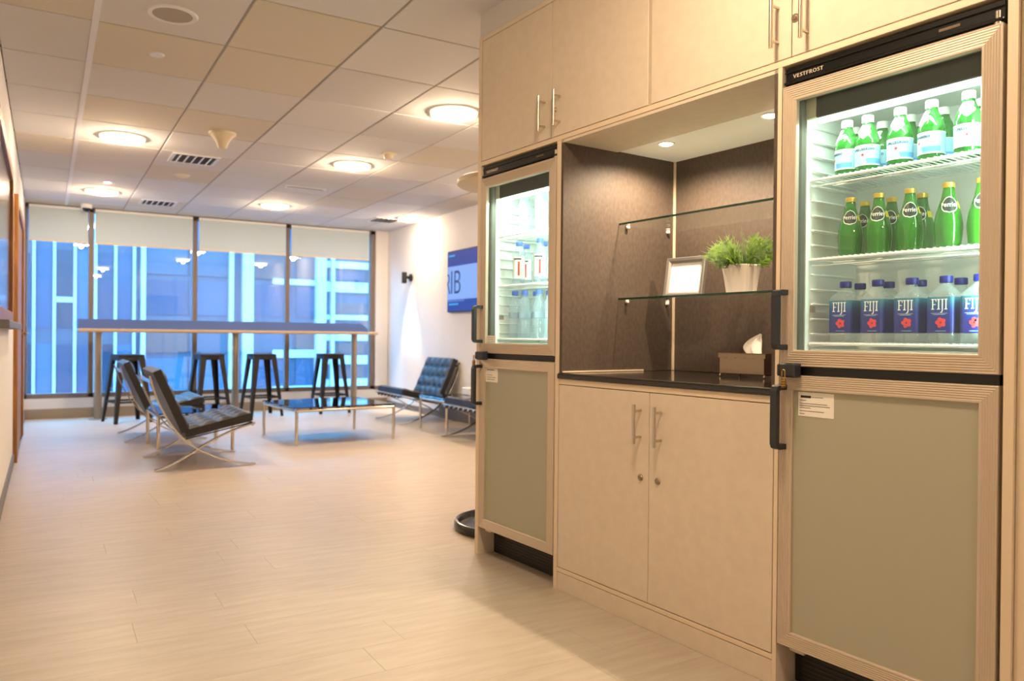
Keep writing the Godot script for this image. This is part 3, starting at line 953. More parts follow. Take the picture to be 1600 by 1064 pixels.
func niche_things() -> void:
	for k in 2:
		var y: float = [1.487, 1.172][k]
		var t := thing("glass_shelf", ["upper empty glass shelf in the brown niche", "lower glass shelf in the brown niche, carrying frame and plant"][k], "shelf", fx(0.6295, y, 0), "glass niche shelves")
		obj("pane", span(Vector3(0.0, 0, -0.63), Vector3(0.995, 0.009, -0.304)), M.shelfglass, t)
		obj("front_edge", span(Vector3(0.0, 0.0003, -0.3035), Vector3(0.995, 0.0087, -0.302)), M.glassedge, t)
		for p in [[0.008, -0.345], [0.008, -0.585], [0.987, -0.345], [0.987, -0.585]]:
			var b := MB.new()
			b.xf = Transform3D(Basis(), Vector3(p[0], -0.006, p[1]))
			b.box(Vector3(0, 0, 0), Vector3(0.016, 0.012, 0.014), 0.003)
			b.box(Vector3(0, 0.016, 0), Vector3(0.010, 0.003, 0.012), 0.001)
			obj("bracket", b, M.white, t)
	# photo frame
	var t := thing("photo_frame", "small silver picture frame with a blank white sheet on the lower glass shelf", "picture frame", fx(0.845, 1.1812, -0.462, 0.10))
	var lean := Transform3D(Basis(Vector3(1, 0, 0), -0.17), Vector3(0, 0.001, 0))
	var b := MB.new()
	b.xf = lean
	b.moulding(-0.098, 0, 0.098, 0.168, [Vector2(0, -0.006), Vector2(0, 0.010), Vector2(0.003, 0.013), Vector2(0.014, 0.011), Vector2(0.022, 0.005), Vector2(0.022, -0.001)])
	b.box(Vector3(0, 0.084, -0.007), Vector3(0.19, 0.162, 0.004))
	obj("frame", b, mat(Color(0.72, 0.71, 0.70), 0.3, 0.85), t)
	b = MB.new()
	b.xf = lean
	b.box(Vector3(0, 0.084, -0.002), Vector3(0.154, 0.126, 0.002))
	obj("sheet", b, M.photo, t)
	b = MB.new()
	b.xf = Transform3D(Basis(Vector3(1, 0, 0), 0.28), Vector3(0, 0.003, -0.068))
	b.box(Vector3(0, 0.05, 0), Vector3(0.03, 0.10, 0.002))
	obj("easel", b, M.black, t)
	# plant
	t = thing("potted_grass", "bright green bushy grass plant in a white faceted pot", "plant", fx(1.165, 1.1812, -0.435))
	b = MB.new()
	var rows := [[0.0, 0.050], [0.004, 0.054], [0.104, 0.070], [0.108, 0.069], [0.108, 0.064], [0.085, 0.062]]
	for k in rows.size() - 1:
		for j in 14:
			var p := []
			for e in [[j, k], [j + 1, k], [j + 1, k + 1], [j, k + 1]]:
				var an: float = TAU * (e[0] % 14) / 14.0
				var r: float = rows[e[1]][1] * (1.0 + (0.05 if (int(e[0]) % 14) % 2 == 0 else -0.03))
				p.append(Vector3(sin(an) * r, rows[e[1]][0], cos(an) * r))
			b.quad(p[0], p[1], p[2], p[3])
	obj("pot", b, M.pot, t)
	b = MB.new()
	b.lathe([Vector2(0.064, 0.092), Vector2(0.0005, 0.094)], 16)
	obj("soil", b, M.soil, t)
	b = MB.new()
	for k in 230:
		var an := rng.randf() * TAU
		var rr := sqrt(rng.randf()) * 0.056
		var base := Vector3(sin(an) * rr, 0.092, cos(an) * rr)
		var a2 := an + rng.randf_range(-0.5, 0.5)
		var out := rng.randf_range(0.1, 1.0) * (0.35 + rr / 0.056)
		var dir := Vector3(sin(a2) * out, rng.randf_range(0.75, 1.25), cos(a2) * out).normalized()
		var ln := rng.randf_range(0.055, 0.135)
		if out < 0.4:
			ln *= 1.2
		var side := dir.cross(Vector3(cos(an), 0.3, -sin(an))).normalized()
		var w := rng.randf_range(0.0030, 0.0056)
		var prev := base
		var L := []
		for q in 5:
			var u := q / 4.0
			var p := base + dir * ln * u + Vector3(sin(a2), 0, cos(a2)) * ln * 0.22 * u * u - Vector3(0, ln * 0.18 * u * u * out, 0)
			var ww := w * (1.0 - u * u * 0.92)
			L.append([p - side * ww, p + side * ww])
		for q in 4:
			b.quad(L[q][0], L[q][1], L[q + 1][1], L[q + 1][0])
			if q > 0:      # little side leaves
				var p: Vector3 = (L[q][0] + L[q][1]) * 0.5
				for sg in [-1.0, 1.0]:
					var tip: Vector3 = p + (dir * 0.6 + side * sg * 0.8).normalized() * 0.030
					b.tri(p - dir * 0.004, p + dir * 0.006, tip)
	var fo := obj("foliage", b, M.leaf, t)
	fo.set_meta("kind", "stuff")
	# tissue box
	t = thing("tissue_box", "mirrored metal tissue box with scalloped rim and ball feet on the worktop", "tissue box", fx(1.198, 0.871, -0.455, 0.0))
	b = MB.new()
	b.box(Vector3(0, 0.047, 0), Vector3(0.205, 0.070, 0.12), 0.002)
	obj("body", b, mat(Color(0.60, 0.53, 0.45), 0.10, 0.95), t)
	b = MB.new()
	for sg in [1.0, -1.0]:
		var poly := PackedVector2Array([Vector2(-0.106, 0.090), Vector2(-0.106, 0.074)])
		for k in 41:
			var u := k / 40.0
			poly.append(Vector2(-0.106 + 0.212 * u, 0.074 - 0.005 * absf(sin(u * PI * 5))))
		poly.append(Vector2(0.106, 0.090))
		b.prism(poly, 0.060 * sg, 0.062 * sg + (0.002 if sg < 0 else 0.0))
	b.box(Vector3(-0.106, 0.081, 0), Vector3(0.003, 0.018, 0.124))
	b.box(Vector3(0.106, 0.081, 0), Vector3(0.003, 0.018, 0.124))
	b.box(Vector3(0, 0.088, 0.045), Vector3(0.212, 0.003, 0.034))
	b.box(Vector3(0, 0.088, -0.045), Vector3(0.212, 0.003, 0.034))
	b.box(Vector3(-0.085, 0.088, 0), Vector3(0.042, 0.003, 0.060))
	b.box(Vector3(0.085, 0.088, 0), Vector3(0.042, 0.003, 0.060))
	obj("scalloped_lid", b, mat(Color(0.62, 0.55, 0.46), 0.2, 0.9), t)
	for p in [[-0.1, 0.056], [0.1, 0.056], [-0.1, -0.056], [0.1, -0.056]]:
		b = MB.new()
		b.xf = Transform3D(Basis(), Vector3(p[0], 0, p[1]))
		b.lathe([Vector2(0.0003, 0), Vector2(0.0045, 0.002), Vector2(0.006, 0.006), Vector2(0.0045, 0.010), Vector2(0.003, 0.014)], 12)
		obj("foot", b, M.chrome, t)
	t.scale = Vector3.ONE
	# tissue
	b = MB.new()
	var P := []
	var lr := [[-0.034, 0.040], [-0.037, 0.0385], [-0.0375, 0.0365], [-0.034, 0.0345], [-0.028, 0.0325], [-0.021, 0.031], [-0.011, 0.0295], [0.003, 0.028], [0.020, 0.0265]]
	for i in 9:
		var u := i / 8.0
		var row := []
		for j in 17:
			var v := j / 16.0
			row.append(Vector3(lerpf(lr[i][0], lr[i][1], v), u * 0.074 - 0.004 * sin(v * PI) * u, 0.010 * sin(v * 12.0 + u * 3.0) * (1.0 - 0.6 * u) + 0.012 * sin(u * 4.0 + v * 2.0) - 0.006))
		P.append(row)
	b.sheet(P, true)
	var ti := obj("tissue", b, mat(Color(0.95, 0.94, 0.93), 0.8))
	ti.transform = fx(1.203, 0.960, -0.455)
	tag(ti, "white paper tissue sticking up out of the metal box", "tissue")

# ---------------------------------------------------------------- glass-door fridges
const TUBE := 0.25

func ribbed(parent: Node, called: String, W: float, y0: float, y1: float, width: float) -> MeshInstance3D:
	var pr := [Vector2(0, -0.03), Vector2(0, 0.0015), Vector2(0.0015, 0.003)]
	var g := 6
	for k in g:
		var a := 0.004 + (width - 0.009) * k / g
		var c := 0.004 + (width - 0.009) * (k + 1) / g
		pr.append(Vector2(a, 0.003))
		pr.append(Vector2(a + 0.0012, 0.0016))
		pr.append(Vector2(c - 0.0012, 0.003))
	pr.append(Vector2(width - 0.002, 0.003))
	pr.append(Vector2(width, 0.001))
	pr.append(Vector2(width, -0.012))
	var b := MB.new()
	b.moulding(0, y0, W, y1, pr)
	return obj(called, b, M.fridge, parent)

func grip(parent: Node, y0: float, y1: float) -> void:
	var b := MB.new()
	var path := [Vector2(0.002, y0 + 0.008), Vector2(0.032, y0 + 0.008), Vector2(0.040, y0 + 0.011), Vector2(0.043, y0 + 0.018), Vector2(0.043, y1 - 0.018), Vector2(0.040, y1 - 0.011), Vector2(0.032, y1 - 0.008), Vector2(0.002, y1 - 0.008)]
	b.xf = Transform3D(Basis(Vector3(0, 0, 1), Vector3(0, 1, 0), Vector3(-1, 0, 0)), Vector3(0.015, 0, 0))
	b.ribbon(path, 0.015, -0.0110, 0.0110)
	obj("handle", b, M.handle, parent)

func fridge(s0: float, W: float, label: String, second: bool) -> Node3D:
	var t := thing("glass_door_fridge", label, "fridge", fx(s0, 0, 0))
	var b := MB.new()
	b.box(Vector3(0.003, 0.94, -0.33), Vector3(0.004, 1.60, 0.56))
	b.box(Vector3(W - 0.003, 0.94, -0.33), Vector3(0.004, 1.60, 0.56))
	b.box(Vector3(W / 2, 0.94, -0.60), Vector3(W, 1.60, 0.006))
	b.box(Vector3(W / 2, 1.742, -0.33), Vector3(W, 0.004, 0.56))
	b.box(Vector3(W / 2, 0.136, -0.33), Vector3(W, 0.006, 0.56))
	obj("casing", b, M.black, t)
	b = MB.new()      # white inner lining
	b.box(Vector3(0.0235, 0.94, -0.32), Vector3(0.037, 1.58, 0.53))
	b.box(Vector3(W - 0.0235, 0.94, -0.32), Vector3(0.037, 1.58, 0.53))
	b.box(Vector3(W / 2, 0.94, -0.445), Vector3(W - 0.084, 1.58, 0.27))
	b.box(Vector3(W / 2, 0.958, -0.32), Vector3(W - 0.084, 0.036, 0.53))
	b.box(Vector3(W / 2, 1.702, -0.32), Vector3(W - 0.084, 0.07, 0.53))
	b.box(Vector3(W / 2, 0.158, -0.32), Vector3(W - 0.084, 0.036, 0.53))
	obj("lining", b, M.inner, t)
	b = MB.new()
	for yy in [[0.938, 1.741], [0.131, 0.912]]:
		b.moulding(0.004, yy[0], W - 0.004, yy[1], [Vector2(0, -0.055), Vector2(0, -0.031), Vector2(0.028, -0.031), Vector2(0.034, -0.036), Vector2(0.034, -0.055)])
	obj("gasket", b, mat(Color(0.36, 0.36, 0.33), 0.6), t)
	for k in 15:
		var y := 1.03 + k * 0.043
		for sd in 2:
			b = MB.new()
			var x := 0.042 if sd == 0 else W - 0.042
			b.box(Vector3(x, y, -0.185), Vector3(0.020, 0.007, 0.215), 0.003)
			obj("shelf_rail", b, M.inner, t)
	# lit header and tube
	obj("header", span(Vector3(0.072, 1.650, -0.064), Vector3(W - 0.058, 1.725, -0.052), 0.002), M.header, t)
	obj("header_end", span(Vector3(0.042, 1.650, -0.066), Vector3(0.0715, 1.725, -0.052), 0.002), M.cream, t)
	obj("header_end", span(Vector3(W - 0.0575, 1.650, -0.066), Vector3(W - 0.042, 1.725, -0.052), 0.002), M.cream, t)
	b = MB.new()
	b.tube([Vector3(0.07, 1.648, -0.078), Vector3(W - 0.055, 1.648, -0.078)], 0.011, 12)
	obj("light_tube", b, M.tube, t)
	area_light(t, "tube_light", Vector2(W - 0.16, 0.02), COOL, TUBE * (0.85 if second else 1.3), Transform3D(Basis(Vector3(1, 0, 0), -PI / 2 + 0.06), Vector3(W / 2, 1.634, -0.050)))
	b = MB.new()
	b.tube([Vector3(W - 0.052, 1.03, -0.062), Vector3(W - 0.052, 1.60, -0.062)], 0.008, 12)
	obj("light_tube", b, M.tube, t)
	area_light(t, "tube_light", Vector2(0.02, 0.54), COOL, TUBE * (0.6 if second else 0.9), Transform3D(Basis(Vector3.UP, PI / 2 - 0.25), Vector3(W - 0.066, 1.30, -0.060)))
	# vent slots in the back wall
	for c in 2:
		for r in 5:
			obj("vent_slot", bx(Vector3(W * (0.46 + 0.28 * c), 1.628 - r * 0.0175, -0.3095), Vector3(0.085, 0.008, 0.002)), M.black, t)
	# wire shelves
	for k in 3:
		var y: float = [1.474, 1.244, 1.001][k]
		var x0 := 0.046
		var x1 := W - 0.046
		b = MB.new()
		b.tube([Vector3(x0, y, -0.070), Vector3(x1, y, -0.070)], 0.0042, 8)
		b.tube([Vector3(x0, y - 0.016, -0.078), Vector3(x1, y - 0.016, -0.078)], 0.0024, 6)
		for z in [-0.18, -0.295]:
			b.tube([Vector3(x0, y, z), Vector3(x1, y, z)], 0.0034, 6)
		for x in [x0, x1]:
			b.tube([Vector3(x, y, -0.070), Vector3(x, y, -0.30)], 0.0034, 6)
		obj("wire_shelf", b, M.wire, t)
		b = MB.new()
		var nx := int((x1 - x0) / 0.0165)
		for q in nx:
			var x := x0 + (x1 - x0) * (q + 0.5) / nx
			b.tube([Vector3(x, y + 0.0048, -0.0665), Vector3(x, y + 0.0048, -0.30)], 0.0017, 6)
		var wr := obj("shelf_wires", b, M.wire, t)
		wr.set_meta("kind", "stuff")
	# doors
	var ud := ribbed(t, "upper_door", W, 0.9375, 1.742, 0.046)
	obj("glass", span(Vector3(0.044, 0.981, -0.014), Vector3(W - 0.044, 1.698, -0.009)), M.pane, ud)
	grip(ud, 0.983, 1.157)
	var ld := ribbed(t, "lower_door", W, 0.130, 0.9115, 0.043)
	obj("frosted_glass", span(Vector3(0.041, 0.171, -0.012), Vector3(W - 0.041, 0.870, -0.006)), M.frost, ld)
	grip(ld, 0.697, 0.884)
	obj("middle_strip", span(Vector3(0.002, 0.9125, -0.03), Vector3(W - 0.002, 0.9365, -0.008), 0.001), M.black, t)
	# things stored behind the frosted door
	obj("storage_bin", span(Vector3(W * 0.55, 0.36, -0.28), Vector3(W * 0.91, 0.50, -0.06), 0.01), mat(Color(0.16, 0.17, 0.14), 0.6), t)
	obj("inner_shelf", span(Vector3(0.045, 0.335, -0.30), Vector3(W - 0.045, 0.345, -0.06)), M.inner, t)
	obj("inner_shelf", span(Vector3(0.045, 0.60, -0.30), Vector3(W - 0.045, 0.61, -0.06)), M.inner, t)
	# black top strip with the maker's lettering, hinge, kick plate
	b = MB.new()
	b.box(Vector3(W / 2, 1.7725, -0.035), Vector3(W, 0.052, 0.05), 0.002)
	b.box(Vector3(W / 2, 1.785, -0.008), Vector3(W, 0.004, 0.006), 0.001)
	b.box(Vector3(W / 2, 1.7535, -0.006), Vector3(W, 0.007, 0.010), 0.002)
	var ts := obj("top_strip", b, M.blackgloss, t)
	letter("lettering", "VESTFROST", 0.0105, M.fridge, ts, Vector3(0.074, 1.7715, -0.0097), true, "Droid Sans", 1.25)
	obj("badge", span(Vector3(W - 0.15, 1.768, -0.0098), Vector3(W - 0.10, 1.7745, -0.0090)), M.lam_dark, ts)
	b = MB.new()
	b.tube([Vector3(W - 0.016, 1.748, -0.012), Vector3(W - 0.016, 1.775, -0.012)], 0.007, 12)
	b.tube([Vector3(W - 0.016, 1.742, -0.012), Vector3(W - 0.016, 1.748, -0.012)], 0.010, 12)
	obj("hinge", b, M.steel, t)
	b = MB.new()
	b.box(Vector3(W / 2, 0.064, -0.095), Vector3(W, 0.128, 0.014))
	obj("kick_plate", b, M.black, t)
	for k in 8:
		obj("kick_slat", bx(Vector3(W / 2, 0.018 + k * 0.0135, -0.087), Vector3(W - 0.05, 0.006, 0.004), 0.001), M.grille, t)
	obj("foot", bx(Vector3(0.05, 0.118, -0.05), Vector3(0.05, 0.014, 0.06), 0.003), M.fridge, t)
	# lock clamp between the doors
	b = MB.new()
	b.box(Vector3(0.048, 0.9265, 0.020), Vector3(0.050, 0.040, 0.036), 0.004)
	b.box(Vector3(0.020, 0.9265, 0.026), Vector3(0.010, 0.034, 0.024), 0.003)
	obj("lock_clamp", b, M.handle, t)
	# paper notices
	var nt: MeshInstance3D
	if second:
		nt = obj("notice", span(Vector3(0.058, 0.797, -0.0058), Vector3(0.170, 0.865, -0.0050)), M.paper, ld)
		obj("print_line", span(Vector3(0.066, 0.849, -0.0049), Vector3(0.099, 0.8555, -0.0046)), M.ink, nt)
		for k in 7:
			var y: float = [0.852, 0.842, 0.833, 0.827, 0.821, 0.812, 0.804][k]
			var xx: Array = [[0.101, 0.137], [0.063, 0.084], [0.063, 0.150], [0.063, 0.158], [0.063, 0.098], [0.063, 0.140], [0.063, 0.079]][k]
			obj("print_line", span(Vector3(xx[0], y - 0.0009, -0.0049), Vector3(xx[1], y + 0.0009, -0.0047)), M.lam_dark, nt)
		nt.set_meta("label", "white paper notice with lines of print")
	else:
		nt = obj("notice", span(Vector3(0.043, 0.806, -0.0058), Vector3(0.142, 0.874, -0.0050)), M.paper, ld)
		for k in 4:
			var y: float = [0.862, 0.838, 0.828, 0.818][k]
			obj("print_line", span(Vector3(0.053, y - (0.002 if k == 0 else 0.0009), -0.0049), Vector3([0.115, 0.100, 0.125, 0.118][k], y + 0.001, -0.0047)), M.ink if k == 0 else M.lam_dark, nt)
		nt.set_meta("label", "white paper notice with lines of print")
		var n2 := obj("small_notice", span(Vector3(0.047, 0.985, -0.0088), Vector3(0.118, 1.018, -0.0082)), M.paper, ud)
		for k in 3:
			obj("print_line", span(Vector3(0.054, 1.009 - k * 0.009, -0.0081), Vector3(0.105, 1.0105 - k * 0.009, -0.0079)), M.lam_dark, n2)
	# bar-code sticker on the left inner wall
	var bc := obj("barcode_sticker", span(Vector3(0.0405, 1.090, -0.105), Vector3(0.0428, 1.115, -0.075)), M.paper, t)
	for k in 6:
		obj("barcode_line", span(Vector3(0.0428, 1.093, -0.101 + k * 0.0045), Vector3(0.0432, 1.112, -0.101 + k * 0.0045 + [0.002, 0.001, 0.0025, 0.001, 0.002, 0.0015][k])), M.ink, bc)
	return t

func padlock(s: float, label: String) -> void:
	var t := thing("padlock", label, "padlock", fx(s, 0.876, 0.047), "padlocks on the fridges")
	var b := MB.new()
	b.lathe([Vector2(0.0004, 0), Vector2(0.006, 0), Vector2(0.0072, 0.002), Vector2(0.0072, 0.026), Vector2(0.006, 0.028), Vector2(0.0004, 0.028)], 20)
	obj("body", b, M.padlockbody, t)
	for k in 3:
		b = MB.new()
		b.lathe([Vector2(0.0072, 0.005 + k * 0.007), Vector2(0.0082, 0.0055 + k * 0.007), Vector2(0.0082, 0.0095 + k * 0.007), Vector2(0.0072, 0.010 + k * 0.007)], 20)
		obj("dial", b, M.brass, t)
	b = MB.new()
	b.tube([Vector3(-0.0048, 0.026, 0), Vector3(-0.0048, 0.046, 0), Vector3(-0.003, 0.051, 0), Vector3(0, 0.0525, 0), Vector3(0.003, 0.051, 0), Vector3(0.0048, 0.046, 0), Vector3(0.0048, 0.026, 0)], 0.0017, 8)
	obj("shackle", b, M.brass, t)

# ---------------------------------------------------------------- bottles
func radius_at(pr: Array, y: float) -> float:
	for k in pr.size() - 1:
		if y >= pr[k].y and y <= pr[k + 1].y and pr[k + 1].y > pr[k].y:
			return lerpf(pr[k].x, pr[k + 1].x, (y - pr[k].y) / (pr[k + 1].y - pr[k].y))
	return pr[pr.size() - 1].x

func patch(pr: Array, rows: Array, off: float) -> MB:      # rows of (height, angle from, angle to)
	var P := []
	for r in rows:
		var line := []
		var n := maxi(14, int(absf(r[2] - r[1]) / 0.112))
		for j in n + 1:
			var a := lerpf(r[1], r[2], float(j) / n)
			var q := radius_at(pr, r[0]) + off
			line.append(Vector3(sin(a) * q, r[0], cos(a) * q))
		P.append(line)
	var b := MB.new()
	b.sheet(P)
	return b

func oval(cy: float, hy: float, ha: float) -> Array:
	var rows := []
	for k in 13:
		var u := -1.0 + 2.0 * k / 12.0
		var w := sqrt(maxf(0.0, 1.0 - u * u)) * ha + 0.002
		rows.append([cy + u * hy, -w, w])
	return rows

func wrap_text(t: String, cap: float, pr: Array, y0: float, off: float, bold: bool, stretch: float, face := "Droid Sans") -> ArrayMesh:
	return text_mesh(t, cap, 0.0004, bold, face, stretch, pr, y0, off)

func body_profile(pts: Array) -> Array:      # smooth a coarse outline
	var c := []
	for k in pts.size() - 1:
		var p0: Vector2 = pts[maxi(k - 1, 0)]
		var p1: Vector2 = pts[k]
		var p2: Vector2 = pts[k + 1]
		var p3: Vector2 = pts[mini(k + 2, pts.size() - 1)]
		for q in 4:
			c.append(p1.cubic_interpolate(p2, p0, p3, q / 4.0))
	c.append(pts[pts.size() - 1])
	return c

func bottle_labelled() -> Node3D:
	var t := thing("water_bottle", "", "bottle", Transform3D(), "green bottles with pale blue labels")
	var pr := body_profile([Vector2(0.029, 0.0), Vector2(0.0315, 0.004), Vector2(0.0318, 0.03), Vector2(0.0318, 0.074), Vector2(0.0295, 0.090), Vector2(0.0225, 0.110), Vector2(0.0165, 0.123), Vector2(0.0140, 0.132), Vector2(0.0138, 0.140)])
	var b := MB.new()
	b.lathe([Vector2(0.0004, 0.0)] + pr + [Vector2(0.0004, 0.1405)], 28)
	obj("glass", b, M.bottlegreen, t)
	b = MB.new()
	b.lathe([Vector2(0.0152, 0.1335), Vector2(0.0156, 0.135), Vector2(0.0156, 0.151), Vector2(0.0146, 0.1535), Vector2(0.0004, 0.154)], 24)
	obj("cap", b, M.capwhite, t)
	var rows := []
	for k in 7:
		rows.append([0.012 + 0.056 * k / 6.0, -PI, PI])
	var lb := obj("label", patch(pr, rows, 0.0007), M.labelblue, t)
	for yy in [0.013, 0.067]:
		obj("label_border", patch(pr, [[yy - 0.0012, -PI, PI], [yy + 0.0012, -PI, PI]], 0.0010), M.labelwhite, lb)
	obj("label_field", patch(pr, [[0.017, 0.35, 1.7], [0.030, 0.25, 1.7]], 0.0010), M.labelmid, lb)
	put("lettering", wrap_text("S.PELLEGRINO", 0.0064, pr, 0.056, 0.0011, true, 1.0), M.text, lb)
	b = MB.new()
	var star := PackedVector2Array()
	for k in 10:
		var r := 0.0052 if k % 2 == 0 else 0.0022
		star.append(Vector2(sin(TAU * k / 10.0) * r, cos(TAU * k / 10.0) * r))
	b.xf = Transform3D(Basis(), Vector3(0, 0.041, 0.0325))
	b.prism(star, 0, 0.0007)
	obj("star", b, M.red, lb)
	var neck := []
	for k in 11:
		var u := k / 10.0
		var w := lerpf(0.05, 1.05, minf(u / 0.62, 1.0)) if u < 0.62 else lerpf(1.05, 0.75, (u - 0.62) / 0.38)
		neck.append([0.086 + 0.040 * u, -w, w])
	obj("neck_label", patch(pr, neck, 0.0006), M.labelwhite, t)
	return t

func bottle_pear() -> Node3D:
	var t := thing("soda_bottle", "", "bottle", Transform3D(), "green pear-shaped bottles with gold caps")
	var pr := body_profile([Vector2(0.0265, 0.0), Vector2(0.0295, 0.004), Vector2(0.0325, 0.030), Vector2(0.0335, 0.055), Vector2(0.0300, 0.080), Vector2(0.0235, 0.104), Vector2(0.0175, 0.124), Vector2(0.0140, 0.142), Vector2(0.0128, 0.153)])
	var b := MB.new()
	b.lathe([Vector2(0.0004, 0.0)] + pr + [Vector2(0.0004, 0.1535)], 28)
	obj("glass", b, M.bottleolive, t)
	b = MB.new()
	b.lathe([Vector2(0.0136, 0.151), Vector2(0.0144, 0.152), Vector2(0.0140, 0.1565), Vector2(0.0146, 0.1575), Vector2(0.0140, 0.163), Vector2(0.0120, 0.1645), Vector2(0.0004, 0.165)], 24)
	obj("cap", b, M.gold, t)
	var e := obj("emblem", patch(pr, oval(0.106, 0.0215, 0.80), 0.0005), M.labelwhite, t)
	obj("emblem_field", patch(pr, oval(0.106, 0.0195, 0.72), 0.0008), M.emblem, e)
	put("lettering", wrap_text("Perrier", 0.0105, pr, 0.106, 0.0011, true, 0.82), M.labelwhite, e)
	obj("side_label", patch(pr, [[0.096, 0.95, 1.75], [0.114, 0.95, 1.75]], 0.0005), M.yellow, t)
	return t

func section(h: float, c: float, y: float) -> Array:
	var row := []
	for k in 4:
		for q in 5:
			var a := PI / 2 * k + PI / 2 * q / 4.0
			var cx: float = [1, -1, -1, 1][k] * (h - c)
			var cz: float = [1, 1, -1, -1][k] * (h - c)
			row.append(Vector3(cx + cos(a) * c, y, -(-cz - sin(a) * c)))
	row.append(row[0])
	row.reverse()
	return row

func bottle_square() -> Node3D:
	var t := thing("spring_water_bottle", "", "bottle", Transform3D(), "square water bottles with blue caps")
	var b := MB.new()
	var S := []
	for e in [[0.001, 0.0009, 0.0], [0.0305, 0.009, 0.0], [0.0335, 0.009, 0.003], [0.0335, 0.009, 0.020], [0.0329, 0.009, 0.022], [0.0335, 0.009, 0.024], [0.0335, 0.009, 0.120], [0.0305, 0.010, 0.127], [0.021, 0.0125, 0.139], [0.0135, 0.0125, 0.149], [0.0125, 0.0124, 0.152], [0.0125, 0.0124, 0.158], [0.001, 0.0009, 0.1585]]:
		S.append(section(e[0], e[1], e[2]))
	b.sheet(S)
	obj("bottle", b, M.bottleclear, t)
	b = MB.new()
	b.lathe([Vector2(0.0150, 0.1535), Vector2(0.0158, 0.155), Vector2(0.0158, 0.1685), Vector2(0.0148, 0.171), Vector2(0.0004, 0.1715)], 24)
	obj("cap", b, M.capblue, t)
	b = MB.new()
	b.sheet([section(0.0340, 0.0095, 0.026), section(0.0340, 0.0095, 0.117)])
	var lb := obj("label", b, M.bluelabel, t)
	letter("lettering", "FIJI", 0.026, M.labelwhite, lb, Vector3(0.0, 0.094, 0.0343), false, "Droid Serif", 0.68)
	obj("label_line", bx(Vector3(0, 0.0755, 0.0344), Vector3(0.040, 0.0006, 0.0004)), M.labelwhite, lb)
	obj("label_line", bx(Vector3(0, 0.0725, 0.0344), Vector3(0.030, 0.0012, 0.0004)), M.labelblue, lb)
	obj("label_line", bx(Vector3(0.004, 0.031, 0.0344), Vector3(0.026, 0.0010, 0.0004)), M.labelblue, lb)
	b = MB.new()
	for k in 5:
		var a := TAU * k / 5.0 + 0.3
		b.xf = Transform3D(Basis(Vector3(0, 0, 1), a), Vector3(0.004, 0.052, 0.0343 + 0.0002 * (k % 2)))
		var pl := PackedVector2Array()
		for q in 12:
			var w := TAU * q / 12.0
			pl.append(Vector2(sin(w) * 0.0062 * (1.0 + 0.12 * cos(3 * w)), 0.0068 + cos(w) * 0.0068))
		b.prism(pl, 0, 0.0006)
	var fl := obj("flower", b, M.petal, lb)
	fl.set_meta("label", "pink flower printed on the label")
	b = MB.new()
	b.xf = Transform3D(Basis(Vector3(1, 0, 0), PI / 2), Vector3(0.004, 0.052, 0.0350))
	b.lathe([Vector2(0.0030, 0), Vector2(0.0024, 0.0006), Vector2(0.0002, 0.0008)], 12)
	obj("flower_centre", b, M.stamen, lb)
	return t

func bottle_plain(h: float, labelled: bool) -> Node3D:
	var t := thing("clear_water_bottle", "", "bottle", Transform3D(), "clear water bottles in the farther fridge")
	var pr := body_profile([Vector2(0.027, 0.0), Vector2(0.0295, 0.005), Vector2(0.0298, h * 0.3), Vector2(0.0285, h * 0.42), Vector2(0.0298, h * 0.55), Vector2(0.0285, h * 0.68), Vector2(0.021, h * 0.80), Vector2(0.0130, h * 0.885), Vector2(0.0125, h * 0.92)])
	var b := MB.new()
	b.lathe([Vector2(0.0004, 0.0)] + pr + [Vector2(0.0004, h * 0.921)], 24)
	obj("bottle", b, M.bottlepale, t)
	b = MB.new()
	b.lathe([Vector2(0.0148, h * 0.905), Vector2(0.0152, h * 0.91), Vector2(0.0150, h * 0.99), Vector2(0.0138, h), Vector2(0.0004, h + 0.0003)], 20)
	obj("cap", b, M.caplight, t)
	if labelled:
		var lb := obj("label", patch(pr, [[h * 0.14, -1.1, 1.1], [h * 0.40, -1.1, 1.1], [h * 0.64, -1.1, 1.1]], 0.0006), M.labelwhite, t)
		obj("label_stripe", patch(pr, [[h * 0.20, -0.12, 0.16], [h * 0.40, -0.12, 0.16], [h * 0.52, -0.12, 0.16]], 0.0010), M.red, lb)
		obj("label_band", patch(pr, [[h * 0.57, -0.8, 0.4], [h * 0.60, -0.8, 0.4]], 0.0010), M.ink, lb)
	else:
		obj("label", patch(pr, [[h * 0.42, -PI, PI], [h * 0.54, -PI, PI]], 0.0007), M.palewrap, t)
	return t

func row_of(src: Node3D, first: bool, spots: Array, y: float, names: Array) -> bool:
	for k in spots.size():
		var q: Array = spots[k]
		var xf := fx(q[0], y, q[1], q[2])
		if first:
			src.transform = xf
			src.set_meta("label", names[k])
			first = false
		else:
			copy(src, xf, names[k])
	return first

func ordinals(n: int, what: String, where: String) -> Array:
	var a := []
	var w := ["leftmost", "second-left", "third-left", "fourth-left"]
	for k in n:
		a.append("%s %s, %s" % ["rightmost" if k == n - 1 and n > 1 else w[k], what, where])
	return a

